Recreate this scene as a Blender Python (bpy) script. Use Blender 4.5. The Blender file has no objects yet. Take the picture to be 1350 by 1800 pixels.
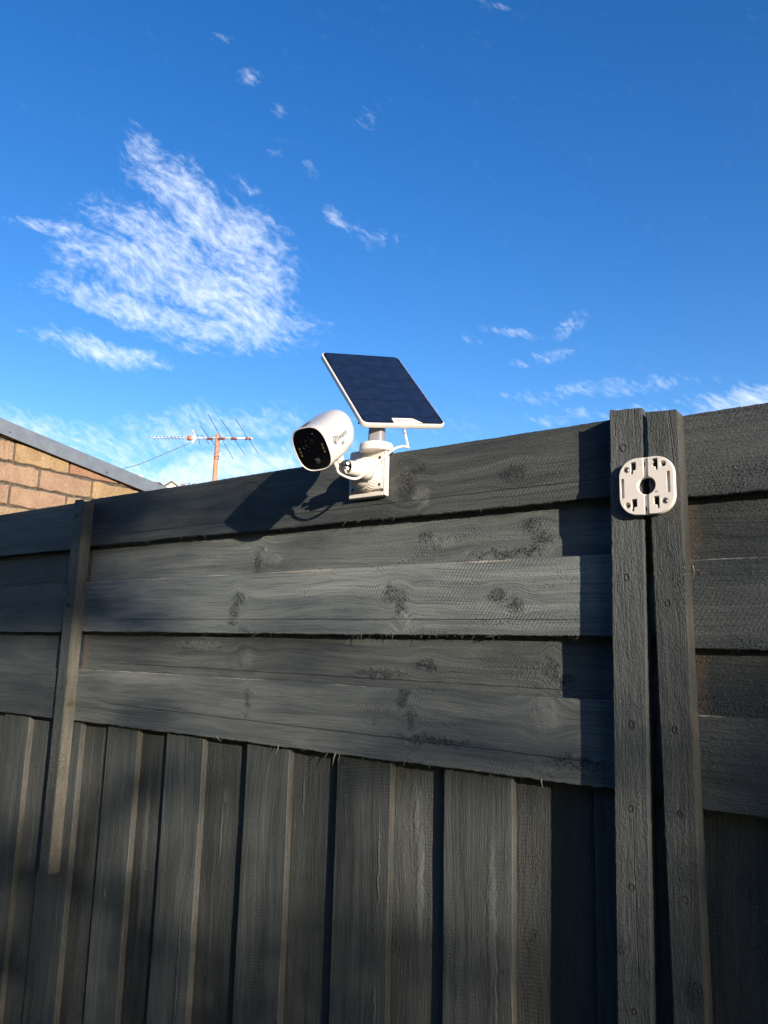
import bpy, bmesh, math, random
from mathutils import Vector, Matrix
from mathutils.bvhtree import BVHTree
random.seed(7)
R = math.radians
S = bpy.context.scene
COL = S.collection

# ------------------------------------------------------------------ camera
cam_d = bpy.data.cameras.new('camera')
cam = bpy.data.objects.new('camera', cam_d)
COL.objects.link(cam)
S.camera = cam
cr = Vector((0.81124, 0.58417, 0.02514)); cu = Vector((0.08353, -0.15835, 0.98384)); cf = Vector((-0.57871, 0.79603, 0.17726))
M = Matrix((cr, cu, -cf)).transposed().to_4x4()
M.translation = Vector((0, -1.35, 1.55))
cam.matrix_world = M
cam_d.sensor_fit = 'VERTICAL'
cam_d.sensor_height = 24.0
cam_d.lens = 24.0 * 1350 / 1800
cam_d.clip_start = 0.02
cam_d.clip_end = 3000

# ------------------------------------------------------------------ sun
SUN = Vector((1.9, -1.0, 0.47)).normalized()          # towards the sun
sun_el = math.asin(SUN.z)
sun_az = math.atan2(SUN.x, SUN.y)
sl = bpy.data.lights.new('sun', 'SUN')
sl.energy = 5.0
sl.angle = R(0.53)
sl.color = (1.0, 0.87, 0.72)
so = bpy.data.objects.new('sun', sl)
COL.objects.link(so)
so.rotation_euler = SUN.to_track_quat('Z', 'Y').to_euler()
so.location = SUN * 20

# ------------------------------------------------------------------ exposure
S.view_settings.view_transform = 'Standard'
S.view_settings.look = 'None'
S.view_settings.exposure = 0.62
S.view_settings.gamma = 1.0
S.view_settings.use_curve_mapping = False


# ------------------------------------------------------------------ node helper
class NT:
    def __init__(s, nt):
        s.nt = nt; s.n = nt.nodes; s.l = nt.links

    def new(s, t, **k):
        n = s.n.new(t)
        for a, b in k.items():
            setattr(n, a, b)
        return n

    def put(s, sock, v):
        if isinstance(v, bpy.types.NodeSocket):
            s.l.new(v, sock)
        else:
            sock.default_value = v

    def m(s, op, a, b=0.0, c=0.0, clamp=False):
        n = s.new('ShaderNodeMath', operation=op, use_clamp=clamp)
        s.put(n.inputs[0], a); s.put(n.inputs[1], b); s.put(n.inputs[2], c)
        return n.outputs[0]

    def v(s, op, a, b=(0, 0, 0), scale=None):
        n = s.new('ShaderNodeVectorMath', operation=op)
        s.put(n.inputs[0], a); s.put(n.inputs[1], b)
        if scale is not None:
            s.put(n.inputs['Scale'], scale)
        return n.outputs['Value'] if op in ('LENGTH', 'DOT_PRODUCT', 'DISTANCE') else n.outputs[0]

    def noise(s, vec, scale=1.0, detail=4.0, rough=0.55, dist=0.0, out='Fac'):
        n = s.new('ShaderNodeTexNoise')
        s.put(n.inputs['Vector'], vec); s.put(n.inputs['Scale'], scale); s.put(n.inputs['Detail'], detail)
        s.put(n.inputs['Roughness'], rough); s.put(n.inputs['Distortion'], dist)
        return n.outputs[out]

    def voro(s, vec, scale, feature='F1', out='Distance', rnd=1.0):
        n = s.new('ShaderNodeTexVoronoi', feature=feature)
        s.put(n.inputs['Vector'], vec); s.put(n.inputs['Scale'], scale); s.put(n.inputs['Randomness'], rnd)
        return n.outputs[out]

    def sm(s, x, a, b, lo=0.0, hi=1.0):
        n = s.new('ShaderNodeMapRange', interpolation_type='SMOOTHSTEP')
        s.put(n.inputs['Value'], x); s.put(n.inputs['From Min'], a); s.put(n.inputs['From Max'], b)
        s.put(n.inputs['To Min'], lo); s.put(n.inputs['To Max'], hi)
        return n.outputs['Result']

    def mix(s, f, a, b, mode='MIX'):
        n = s.new('ShaderNodeMix', data_type='RGBA', blend_type=mode)
        s.put(n.inputs['Factor'], f)
        s.put(n.inputs['A'], a if isinstance(a, bpy.types.NodeSocket) else (*a, 1.0))
        s.put(n.inputs['B'], b if isinstance(b, bpy.types.NodeSocket) else (*b, 1.0))
        # RGBA sockets share names: set the colour ones explicitly
        return n.outputs['Result']

    def comb(s, x, y, z):
        n = s.new('ShaderNodeCombineXYZ')
        s.put(n.inputs[0], x); s.put(n.inputs[1], y); s.put(n.inputs[2], z)
        return n.outputs[0]

    def sep(s, v):
        n = s.new('ShaderNodeSeparateXYZ'); s.put(n.inputs[0], v)
        return n.outputs

    def bump(s, h, strength=1.0, dist=0.001, normal=None):
        n = s.new('ShaderNodeBump')
        s.put(n.inputs['Height'], h); s.put(n.inputs['Strength'], strength); s.put(n.inputs['Distance'], dist)
        if normal is not None:
            s.put(n.inputs['Normal'], normal)
        return n.outputs[0]


def _mix(s, f, a, b, mode='MIX'):
    n = s.new('ShaderNodeMix', data_type='RGBA', blend_type=mode)
    s.put(n.inputs[0], f)
    for sock, val in ((n.inputs[6], a), (n.inputs[7], b)):
        s.put(sock, val if isinstance(val, bpy.types.NodeSocket) else (val[0], val[1], val[2], 1.0))
    return n.outputs[2]


NT.mix = _mix

# ------------------------------------------------------------------ sky (world)
W = bpy.data.worlds.new('World')
S.world = W
W.use_nodes = True
T = NT(W.node_tree)
T.n.clear()
wo = T.new('ShaderNodeOutputWorld')
bg = T.new('ShaderNodeBackground')
sky = T.new('ShaderNodeTexSky', sky_type='NISHITA')
sky.sun_disc = False
sky.sun_elevation = sun_el
sky.sun_rotation = sun_az
sky.altitude = 200
sky.air_density = 1.0
sky.dust_density = 0.35
sky.ozone_density = 2.0
hs = T.new('ShaderNodeHueSaturation')
hs.inputs['Saturation'].default_value = 1.38
hs.inputs['Hue'].default_value = 0.515
hs.inputs['Value'].default_value = 1.10
T.l.new(sky.outputs[0], hs.inputs['Color'])
tc = T.new('ShaderNodeTexCoord')
D = tc.outputs['Generated']
# thin cirrus: patches of cloud at fixed compass directions, broken up by noise
hd = R(36.0); el0 = R(10.0)
CF = Vector((-math.sin(hd) * math.cos(el0), math.cos(hd) * math.cos(el0), math.sin(el0)))
CR = Vector((math.cos(hd), math.sin(hd), 0))
CU = CR.cross(CF)
df = T.v('DOT_PRODUCT', D, CF)
dfc = T.m('MAXIMUM', df, 0.05)
ca = T.m('DIVIDE', T.v('DOT_PRODUCT', D, CR), dfc)
cb = T.m('DIVIDE', T.v('DOT_PRODUCT', D, CU), dfc)
P2 = T.comb(ca, cb, 0.0)
warp = T.noise(P2, 9.0, 3.0, 0.5, out='Color')
warp = T.v('SCALE', T.v('SUBTRACT', warp, (0.5, 0.5, 0.5)), scale=0.055)
PW = T.v('ADD', P2, warp)
#  centre a, b, half length, half height, tilt (deg, + = falling to the right), strength
CLOUDS = [
    (-.262, .400, .120, .045, 40, .90), (-.180, .345, .085, .055, 50, .90), (-.300, .350, .130, .045, 22, .82), (-.325, .470, .050, .026, 45, .72),
    (-.215, .285, .140, .050, 22, .98), (-.335, .312, .125, .040, 17, .88), (-.185, .243, .070, .028, 25, .95), (-.150, .300, .040, .045, 60, .75),
    (-.355, .268, .130, .026, 14, .90), (-.440, .368, .070, .013, 14, .66), (-.250, .245, .110, .026, 20, .85), (-.215, .330, .09, .045, 30, .82),
    (-.365, .205, .115, .020, 13, .90), (-.270, .222, .08, .014, 18, .55),
    (-.190, .570, .024, .012, 15, .42), (-.158, .525, .022, .014, 10, .42), (-.110, .455, .024, .009, 50, .46),
    (-.078, .390, .030, .011, 42, .55), (-.022, .365, .050, .014, 14, .52), (-.035, .515, .026, .020, 30, .33),
    (-.158, .470, .014, .008, 0, .42), (-.230, .610, .02, .012, 0, .36), (-.185, .430, .05, .01, 30, .34),
    (.160, .247, .050, .010, 6, .56), (.232, .255, .030, .016, -25, .52), (.215, .220, .045, .011, -10, .54),
    (.108, .235, .020, .010, 10, .38), (.170, .205, .02, .01, 0, .40), (.120, .665, .03, .012, 0, .34),
    (-.450, .085, .250, .046, 8, .78), (-.250, .105, .200, .034, -4, .66), (-.330, .035, .320, .050, 0, .82),
    (-.240, .050, .200, .036, -10, 1.15), (-.140, .066, .12, .022, -8, .9),
    (.490, .165, .130, .030, -18, .85), (.450, .125, .150, .026, -10, .66), (.280, .170, .190, .015, -6, .50),
    (.220, .132, .120, .012, -8, .44), (.380, .130, .220, .034, -6, .46), (.05, .12, .25, .03, 0, .24),
]
mask = None
for (a, b, ra, rb, tl, st) in CLOUDS:
    mp = T.new('ShaderNodeMapping', vector_type='TEXTURE')
    mp.inputs['Location'].default_value = (a, b, 0)
    mp.inputs['Rotation'].default_value = (0, 0, R(-tl))
    mp.inputs['Scale'].default_value = (ra, rb, 1)
    T.l.new(PW, mp.inputs['Vector'])
    q = T.v('LENGTH', mp.outputs[0])
    f = T.m('MULTIPLY', T.sm(q, 1.35, 0.25), st)
    mask = f if mask is None else T.m('SMOOTH_MAX', mask, f, 0.12)
mp = T.new('ShaderNodeMapping', vector_type='TEXTURE')
mp.inputs['Rotation'].default_value = (0, 0, R(-24))
mp.inputs['Scale'].default_value = (1 / 16.0, 1 / 40.0, 1)
T.l.new(T.v('ADD', P2, T.v('SCALE', warp, scale=0.7)), mp.inputs['Vector'])
n1 = T.noise(mp.outputs[0], 1.0, 7.0, 0.62)
mp2 = T.new('ShaderNodeMapping', vector_type='TEXTURE')
mp2.inputs['Rotation'].default_value = (0, 0, R(-34))
mp2.inputs['Scale'].default_value = (1 / 62.0, 1 / 125.0, 1)
T.l.new(PW, mp2.inputs['Vector'])
n2 = T.noise(mp2.outputs[0], 1.0, 4.0, 0.6)
nn = T.m('ADD', T.m('MULTIPLY', n1, 0.46), T.m('MULTIPLY', n2, 0.54))
dens = T.m('ADD', mask, T.m('MULTIPLY', T.m('SUBTRACT', nn, 0.5), 2.8))
dens = T.sm(dens, 0.20, 1.62)
dens = T.m('MULTIPLY', dens, T.sm(mask, 0.02, 0.30))
dens = T.m('MULTIPLY', dens, T.sm(df, 0.05, 0.3))
dens = T.m('MULTIPLY', dens, 0.74)
skyc = T.mix(dens, hs.outputs['Color'], (5.2, 5.7, 6.4))
T.l.new(skyc, bg.inputs['Color'])
bg.inputs['Strength'].default_value = 0.145
T.l.new(bg.outputs[0], wo.inputs['Surface'])


# ------------------------------------------------------------------ mesh / object helpers
def obj(name, bm_or_mesh, mats, parent=None, loc=None, smooth=False):
    if isinstance(bm_or_mesh, bmesh.types.BMesh):
        me = bpy.data.meshes.new(name)
        bm_or_mesh.to_mesh(me); bm_or_mesh.free()
    else:
        me = bm_or_mesh
    if mats is not None and len(me.materials) == 0:
        for m_ in (mats if isinstance(mats, (list, tuple)) else [mats]):
            me.materials.append(m_)
    if smooth:
        for p in me.polygons:
            p.use_smooth = True
    o = bpy.data.objects.new(name, me)
    COL.objects.link(o)
    if parent is not None:
        o.parent = parent
    if loc is not None:
        o.location = loc
    return o


def thing(name, label, cat, loc=(0, 0, 0), group=None):
    o = bpy.data.objects.new(name, None)
    o.empty_display_size = 0.05
    COL.objects.link(o)
    o.location = loc
    o['label'] = label; o['category'] = cat
    if group:
        o['group'] = group
    return o


def box(bm, x0, x1, y0, y1, z0, z1, mat=0, bev=0.0, segs=2):
    vs = [bm.verts.new((x, y, z)) for x in (x0, x1) for y in (y0, y1) for z in (z0, z1)]
    fs = []
    for q in ((0, 1, 3, 2), (4, 6, 7, 5), (0, 4, 5, 1), (2, 3, 7, 6), (0, 2, 6, 4), (1, 5, 7, 3)):
        f = bm.faces.new([vs[i] for i in q]); f.material_index = mat; fs.append(f)
    if bev > 0:
        es = list({e for f in fs for e in f.edges})
        bmesh.ops.bevel(bm, geom=es, offset=bev, segments=segs, profile=0.5, affect='EDGES')
    return fs


def rings(bm, loops, close=True, cap0=True, cap1=True, mat=0):
    vl = [[bm.verts.new(p) for p in L] for L in loops]
    n = len(vl[0])
    for a, b in zip(vl[:-1], vl[1:]):
        for i in range(n if close else n - 1):
            j = (i + 1) % n
            f = bm.faces.new((a[i], a[j], b[j], b[i])); f.material_index = mat
    if cap0:
        f = bm.faces.new(list(reversed(vl[0]))); f.material_index = mat
    if cap1:
        f = bm.faces.new(vl[-1]); f.material_index = mat
    return vl


def frame_of(d):
    d = Vector(d).normalized()
    h = Vector((0, 0, 1)) if abs(d.z) < 0.9 else Vector((1, 0, 0))
    x = d.cross(h).normalized(); y = x.cross(d).normalized()
    return x, y


def tube(bm, pts, rad, n=10, mat=0):
    pts = [Vector(p) for p in pts]
    rs = rad if isinstance(rad, (list, tuple)) else [rad] * len(pts)
    x = None; loops = []
    for i, p in enumerate(pts):
        d = (pts[min(i + 1, len(pts) - 1)] - pts[max(i - 1, 0)]).normalized()
        if x is None:
            x, y = frame_of(d)
        else:
            x = (x - d * x.dot(d)).normalized(); y = d.cross(x)
        loops.append([p + (x * math.cos(2 * math.pi * k / n) + y * math.sin(2 * math.pi * k / n)) * rs[i] for k in range(n)])
    rings(bm, loops, mat=mat)


def lathe(bm, base, axis, prof, n=40, mat=0):
    """prof: list of (distance along axis, radius)"""
    base = Vector(base); axis = Vector(axis).normalized(); x, y = frame_of(axis)
    loops = [[base + axis * h + (x * math.cos(2 * math.pi * k / n) + y * math.sin(2 * math.pi * k / n)) * r_ for k in range(n)] for h, r_ in prof]
    rings(bm, loops, mat=mat)


def smooth_curve(pts, sub=8):
    pts = [Vector(p) for p in pts]; out = []
    for i in range(len(pts) - 1):
        p0 = pts[max(i - 1, 0)]; p1 = pts[i]; p2 = pts[i + 1]; p3 = pts[min(i + 2, len(pts) - 1)]
        for k in range(sub):
            t = k / sub
            out.append(0.5 * ((2 * p1) + (p2 - p0) * t + (2 * p0 - 5 * p1 + 4 * p2 - p3) * t * t + (3 * p1 - p0 - 3 * p2 + p3) * t ** 3))
    out.append(pts[-1])
    return out


def fix(bm):
    bmesh.ops.recalc_face_normals(bm, faces=bm.faces[:])
    return bm


def flat_shape(outer, holes, depth, bev=0.0):
    """2-D outline with holes -> solid of the given depth (mesh, z from 0 to depth)"""
    cu_ = bpy.data.curves.new('shape', 'CURVE')
    cu_.dimensions = '2D'; cu_.fill_mode = 'BOTH'; cu_.extrude = depth / 2 - bev; cu_.bevel_depth = bev; cu_.bevel_resolution = 2
    if bev:
        cu_.offset = -bev
    for pts in [outer] + holes:
        sp = cu_.splines.new('POLY')
        sp.points.add(len(pts) - 1)
        for q, p in zip(sp.points, pts):
            q.co = (p[0], p[1], 0, 1)
        sp.use_cyclic_u = True
    o = bpy.data.objects.new('shape', cu_)
    COL.objects.link(o)
    dg = bpy.context.evaluated_depsgraph_get()
    me = bpy.data.meshes.new_from_object(o.evaluated_get(dg))
    bpy.data.objects.remove(o); bpy.data.curves.remove(cu_)
    for v in me.vertices:
        v.co.z += depth / 2
    return me


def text_mesh(s, size, extrude=0.0):
    cu_ = bpy.data.curves.new('letters', 'FONT')
    cu_.body = s; cu_.size = size; cu_.extrude = extrude
    cu_.resolution_u = 4
    o = bpy.data.objects.new('letters', cu_)
    COL.objects.link(o)
    dg = bpy.context.evaluated_depsgraph_get()
    me = bpy.data.meshes.new_from_object(o.evaluated_get(dg))
    bpy.data.objects.remove(o); bpy.data.curves.remove(cu_)
    return me


def rrect(cx, cy, w, h, r_, n=8):
    out = []
    for (sx, sy, a0) in ((1, 1, 0), (-1, 1, 90), (-1, -1, 180), (1, -1, 270)):
        for k in range(n + 1):
            a = R(a0 + 90 * k / n)
            out.append((cx + sx * (w / 2 - r_) + r_ * math.cos(a), cy + sy * (h / 2 - r_) + r_ * math.sin(a)))
    return out


def circle2(cx, cy, r_, n=40):
    return [(cx + r_ * math.cos(2 * math.pi * k / n), cy + r_ * math.sin(2 * math.pi * k / n)) for k in range(n)]


# ------------------------------------------------------------------ materials
def mat(name):
    m_ = bpy.data.materials.new(name); m_.use_nodes = True
    t = NT(m_.node_tree); t.n.clear()
    out = t.new('ShaderNodeOutputMaterial'); b = t.new('ShaderNodeBsdfPrincipled')
    t.l.new(b.outputs[0], out.inputs['Surface'])
    return m_, t, b


def simple(name, col, rough=0.5, metal=0.0, spec=0.5, var=0.12, scale=30.0, bump=0.0, bscale=200.0):
    m_, t, b = mat(name)
    co = t.new('ShaderNodeTexCoord').outputs['Object']
    n = t.noise(co, scale, 4.0, 0.6)
    lo = tuple(c * (1 - var) for c in col); hi = tuple(min(1, c * (1 + var)) for c in col)
    t.l.new(t.mix(t.sm(n, 0.3, 0.7), lo, hi), b.inputs['Base Color'])
    t.put(b.inputs['Roughness'], t.sm(n, 0.2, 0.8, rough * 0.88, min(1, rough * 1.12)))
    b.inputs['Metallic'].default_value = metal
    b.inputs['Specular IOR Level'].default_value = spec
    if bump:
        t.l.new(t.bump(t.noise(co, bscale, 3.0, 0.6), 0.6, bump), b.inputs['Normal'])
    return m_


def timber(name, axis, dark=(.050, .060, .063), light=(.100, .114, .112), knots=(), pale=(), top_wear=None, brown_end=0.0,
           rough_amt=0.5, kerf=0.5, brown=0.0, cracks=(), patchy=0.0, vary=.22):
    """charcoal painted sawn pine. axis 'X' or 'Z' = direction of the grain. knots: (g, t, rg, rt) in the board's own metres."""
    m_, t, b = mat(name)
    co = t.new('ShaderNodeTexCoord').outputs['Object']
    rnd = t.new('ShaderNodeObjectInfo').outputs['Random']
    x, y, z = t.sep(co)
    g, a = (x, z) if axis == 'X' else (z, x)
    base = t.comb(g, a, y)
    off = t.comb(t.m('MULTIPLY', rnd, 37.0), t.m('MULTIPLY', rnd, 61.0), t.m('MULTIPLY', rnd, 13.0))
    p = t.v('ADD', base, off)
    # grain lines bend round slow waves
    slow = t.m('MULTIPLY', t.m('SUBTRACT', t.noise(t.v('MULTIPLY', p, (2.2, 6.0, 6.0)), 1.0, 2.0, 0.5), 0.5), 0.05)
    pg = t.v('ADD', p, t.comb(0.0, slow, 0.0))
    # knot masks
    kd = None; kp = None
    wob = t.v('SCALE', t.v('SUBTRACT', t.noise(base, 55.0, 4.0, 0.65, out='Color'), (0.5, 0.5, 0.5)), scale=0.05)
    bw = t.v('ADD', base, wob)
    for (kg, kt, rg, rt) in knots:
        q = t.v('LENGTH', t.v('MULTIPLY', t.v('SUBTRACT', bw, (kg, kt, 0)), (1 / rg, 1 / rt, 0)))
        f = t.sm(q, 1.35, 0.35)
        kd = f if kd is None else t.m('MAXIMUM', kd, f)
    if kd is not None:
        kd = t.m('MULTIPLY', kd, t.sm(t.noise(t.v('MULTIPLY', base, (1.0, 1.0, 1.0)), 75.0, 4.0, 0.7), 0.28, 0.50))
    wob2 = t.v('SCALE', t.v('SUBTRACT', t.noise(base, 38.0, 4.0, 0.6, out='Color'), (0.5, 0.5, 0.5)), scale=0.042 if axis == 'X' else 0.016)
    bw2 = t.v('ADD', base, wob2)
    for (kg, kt, rg, rt) in pale:
        q = t.v('LENGTH', t.v('MULTIPLY', t.v('SUBTRACT', bw2, (kg, kt, 0)), (1 / rg, 1 / rt, 0)))
        f = t.sm(q, 1.25, 0.30)
        kp = f if kp is None else t.m('MAXIMUM', kp, f)
    for (kg, kt, rg, rt) in list(knots) + list(pale):
        q = t.v('LENGTH', t.v('MULTIPLY', t.v('SUBTRACT', base, (kg, kt, 0)), (1 / max(rg * 2.4, .03), 1 / (rt * 2.6 + .008), 0)))
        w = t.m('MULTIPLY', t.sm(q, 1.0, 0.0), -0.75)
        pg = t.v('ADD', pg, t.comb(0.0, t.m('MULTIPLY', t.m('SUBTRACT', a, kt), w), 0.0))
    fine = t.noise(t.v('MULTIPLY', pg, (7.0, 330.0, 330.0)), 1.0, 3.0, 0.6)
    streak = t.noise(t.v('MULTIPLY', pg, (2.6, 46.0, 46.0)), 1.0, 5.0, 0.62)
    broad = t.noise(t.v('MULTIPLY', pg, (1.3, 9.0, 9.0)), 1.0, 4.0, 0.55)
    grit = t.noise(t.v('MULTIPLY', p, (170.0, 420.0, 420.0)), 1.0, 3.0, 0.7)
    mid = t.noise(t.v('MULTIPLY', pg, (30.0, 135.0, 135.0)), 1.0, 4.0, 0.7)
    c = t.mix(t.sm(t.m('ADD', t.m('MULTIPLY', streak, 0.55), t.m('MULTIPLY', broad, 0.45)), 0.34, 0.68), dark, light)
    # rubbed pale lines where the brush skipped
    rub = t.m('MULTIPLY', t.sm(t.noise(t.v('MULTIPLY', pg, (1.7, 85.0, 85.0)), 1.0, 3.0, 0.55), 0.66, 0.80), t.sm(broad, 0.45, 0.62))
    c = t.mix(t.m('MULTIPLY', rub, 0.40), c, (.200, .212, .200))
    c = t.mix(t.m('MULTIPLY', t.sm(fine, 0.56, 0.30), 0.45), c, tuple(v * 0.55 for v in dark))
    c = t.mix(t.m('MULTIPLY', t.sm(mid, 0.60, 0.75), 0.25), c, tuple(v * 0.7 for v in dark))
    stain = t.noise(t.v('MULTIPLY', p, (3.2, 7.0, 7.0)), 1.0, 5.0, 0.68)
    c = t.mix(t.m('MULTIPLY', t.sm(stain, 0.50, 0.72), 0.50), c, tuple(v * 0.62 for v in dark))
    if kp is not None:
        c = t.mix(t.m('MULTIPLY', t.m('MULTIPLY', kp, t.sm(streak, .30, .60, .35, 1.0)), 0.55 if axis == 'X' else 0.34), c, (.165, .176, .164))
    if kd is not None:
        c = t.mix(t.m('MULTIPLY', kd, t.sm(grit, 0.35, 0.60, 1.0, 0.25)), c, (.013, .015, .018))
    if brown:
        bn = t.noise(t.v('MULTIPLY', pg, (5.0, 60.0, 60.0)), 1.0, 4.0, 0.6)
        c = t.mix(t.m('MULTIPLY', t.sm(bn, 0.42, 0.66), brown), c, (.150, .100, .060))
    if top_wear is not None:      # bare sawn arris along the edge at a = top_wear
        ew = t.m('ADD', a, t.m('MULTIPLY', t.m('SUBTRACT', t.noise(t.v('MULTIPLY', p, (45.0, 200.0, 200.0)), 1.0, 3.0, 0.6), 0.5), 0.007))
        e = t.m('MULTIPLY', t.sm(ew, top_wear - 0.0028, top_wear - 0.0006), t.sm(t.noise(t.v('MULTIPLY', p, (6.0, 1, 1)), 1.0, 3.0), 0.38, 0.58))
        c = t.mix(t.m('MULTIPLY', e, 0.8), c, (.42, .36, .29))
    if brown_end:
        e = t.m('ADD', g, t.m('MULTIPLY', t.m('SUBTRACT', t.noise(p, 45.0, 4.0, 0.7), 0.5), 0.055))
        e = t.sm(e, brown_end + 0.012, brown_end - 0.012)
        c = t.mix(t.m('MULTIPLY', e, 0.6), c, (.165, .122, .085))
    if patchy:
        pt_ = t.noise(t.v('MULTIPLY', p, (14.0, 40.0, 40.0)), 1.0, 5.0, 0.7)
        c = t.mix(t.m('MULTIPLY', t.sm(pt_, 0.42, 0.58), patchy), c, (.050, .058, .058))
    if vary:
        tv = t.m('ADD', 1.0 - vary, t.m('MULTIPLY', t.m('FRACT', t.m('MULTIPLY', rnd, 7.31)), 2 * vary))
        c = t.mix(1.0, c, t.comb(tv, tv, tv), 'MULTIPLY')
    # dust specks and paint spits
    sp = t.voro(p, 95.0)
    spn = t.sm(t.noise(p, 38.0, 1.0), 0.66, 0.70)
    speck = t.m('MULTIPLY', t.sm(sp, 0.11, 0.07), spn)
    c = t.mix(t.m('MULTIPLY', speck, 0.75), c, (.46, .45, .42))
    t.l.new(c, b.inputs['Base Color'])
    t.put(b.inputs['Roughness'], t.sm(streak, 0.3, 0.7, 0.50, 0.68))
    b.inputs['Specular IOR Level'].default_value = 0.38
    # relief
    wv = t.new('ShaderNodeTexWave', wave_type='BANDS', bands_direction='X', wave_profile='SIN')
    ang = t.new('ShaderNodeMapping'); ang.inputs['Rotation'].default_value = (0, 0, R(32 if axis == 'X' else 8))
    t.l.new(t.v('ADD', base, t.v('MULTIPLY', off, (0.02, 0.02, 0))), ang.inputs['Vector'])
    t.l.new(ang.outputs[0], wv.inputs['Vector'])
    wv.inputs['Scale'].default_value = 46.0; wv.inputs['Distortion'].default_value = 3.0
    wv.inputs['Detail'].default_value = 2.0; wv.inputs['Detail Scale'].default_value = 0.6
    kf = t.m('MULTIPLY', wv.outputs['Fac'], t.sm(t.noise(t.v('MULTIPLY', p, (3, 10, 10)), 1.0, 2.0), 0.42, 0.66))
    h = t.m('MULTIPLY', fine, 0.55)
    h = t.m('ADD', h, t.m('MULTIPLY', streak, 0.6))
    h = t.m('ADD', h, t.m('MULTIPLY', grit, rough_amt * 1.0))
    h = t.m('ADD', h, t.m('MULTIPLY', mid, rough_amt * 1.0))
    h = t.m('ADD', h, t.m('MULTIPLY', kf, kerf * 0.32))
    # torn-grain nubs, strongest round the knots
    nub = t.sm(t.voro(t.v('MULTIPLY', p, (1.0, 1.5, 1.5)), 190.0), 0.42, 0.05)
    area = t.sm(t.noise(t.v('MULTIPLY', p, (5.0, 16.0, 16.0)), 1.0, 4.0, 0.6), 0.54, 0.70)
    if kd is not None:
        area = t.m('MAXIMUM', t.m('MULTIPLY', area, 0.6), kd)
    else:
        area = t.m('MULTIPLY', area, 0.6)
    h = t.m('ADD', h, t.m('MULTIPLY', t.m('MULTIPLY', nub, area), 2.3))
    if kp is not None:
        h = t.m('ADD', h, t.m('MULTIPLY', kp, 0.6))
    for (cg, ct, cl, sl_) in cracks:
        line = t.m('ABSOLUTE', t.m('SUBTRACT', t.m('SUBTRACT', a, ct), t.m('ADD', t.m('MULTIPLY', t.m('SUBTRACT', g, cg), sl_), t.m('MULTIPLY', t.m('SUBTRACT', t.noise(t.comb(g, 0.0, 0.0), 16.0, 3.0), 0.5), 0.006))))
        lm = t.m('MULTIPLY', t.sm(line, 0.0014, 0.0004), t.sm(t.m('ABSOLUTE', t.m('SUBTRACT', g, cg)), cl, cl * 0.9))
        h = t.m('SUBTRACT', h, t.m('MULTIPLY', lm, 2.5))
    t.l.new(t.bump(h, 1.0, 0.0027), b.inputs['Normal'])
    return m_


EDGE_Z = timber('thin_paint_sawn_edge', 'Z', dark=(.046, .049, .047), light=(.118, .113, .097), rough_amt=0.9, kerf=.5, brown=0.18, patchy=.5)
EDGE_X = timber('thin_paint_sawn_edge_lengthwise', 'X', dark=(.048, .054, .055), light=(.100, .105, .099), rough_amt=0.8, kerf=0.3)
BATTEN = timber('charcoal_painted_batten', 'Z', rough_amt=1.0, kerf=0.3, dark=(.048, .057, .060), light=(.096, .108, .104))
PALING = timber('charcoal_painted_paling', 'Z', rough_amt=0.6, kerf=0.35, dark=(.044, .053, .054), light=(.092, .102, .096))
BOARD = timber('charcoal_painted_board', 'X', rough_amt=0.45, kerf=0.7)

WHITE = simple('cream_white_plastic', (.71, .665, .605), 0.40, var=0.02, scale=6, bump=0.00003, bscale=900)
CAMW = simple('pearl_white_plastic', (.73, .695, .65), 0.32, var=0.02, scale=8, bump=0.00002, bscale=1500)
GREYP = simple('shaded_grey_plastic', (.24, .24, .255), 0.4, var=0.03)  # darkened so the post under the panel looks shaded
PRINT = simple('dark_grey_print', (.06, .065, .075), 0.5, var=0.05)
BLACKG = simple('black_gloss_glass', (.004, .004, .006), 0.06, var=0.02)
BLACKP = simple('black_plastic', (.012, .012, .014), 0.32, var=0.1)
LEDM = simple('yellow_led_chip', (.13, .105, .05), 0.3, var=0.1)
SCREW = simple('zinc_screw', (.50, .47, .42), 0.35, metal=0.9, var=0.15, scale=300)
STEEL = simple('grey_galvanised_steel', (.17, .195, .23), 0.45, metal=0.15, var=0.10, scale=25, bump=0.0002, bscale=60)
RUST = simple('weathered_nail', (.030, .026, .024), 0.7, var=0.4, scale=400)
SPLIT = simple('bare_splinter_wood', (.16, .145, .12), 0.8, var=0.3, scale=200)
MOSSM = simple('green_moss', (.10, .105, .03), 0.95, var=0.4, scale=300, bump=0.001, bscale=600)
ALU = simple('aluminium_tube', (.62, .62, .62), 0.35, metal=0.6, var=0.05)
ORANGE = simple('rust_primer_pipe', (.50, .22, .12), 0.6, var=0.15, scale=20)
THINW = simple('dull_element_rod', (.26, .25, .29), 0.5, metal=0.5, var=0.1)
DARKC = simple('black_cable_sheath', (.13, .13, .15), 0.5, var=0.1)

# ------------------------------------------------------------------ ground and the far hill
gm, gt, gb = mat('dry_grass_ground')
gco = gt.new('ShaderNodeTexCoord').outputs['Object']
gn = gt.noise(gco, 3.0, 8.0, 0.7)
gt.l.new(gt.mix(gt.sm(gn, 0.35, 0.65), (.055, .065, .025), (.13, .11, .07)), gb.inputs['Base Color'])
gb.inputs['Roughness'].default_value = 0.95
gt.l.new(gt.bump(gt.noise(gco, 40.0, 5.0, 0.7), 0.8, 0.02), gb.inputs['Normal'])
bm = bmesh.new()
vs = [bm.verts.new(p) for p in ((-900, -900, 0), (900, -900, 0), (900, 900, 0), (-900, 900, 0))]
bm.faces.new(vs)
o = obj('ground', bm, gm); o['kind'] = 'structure'

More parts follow.
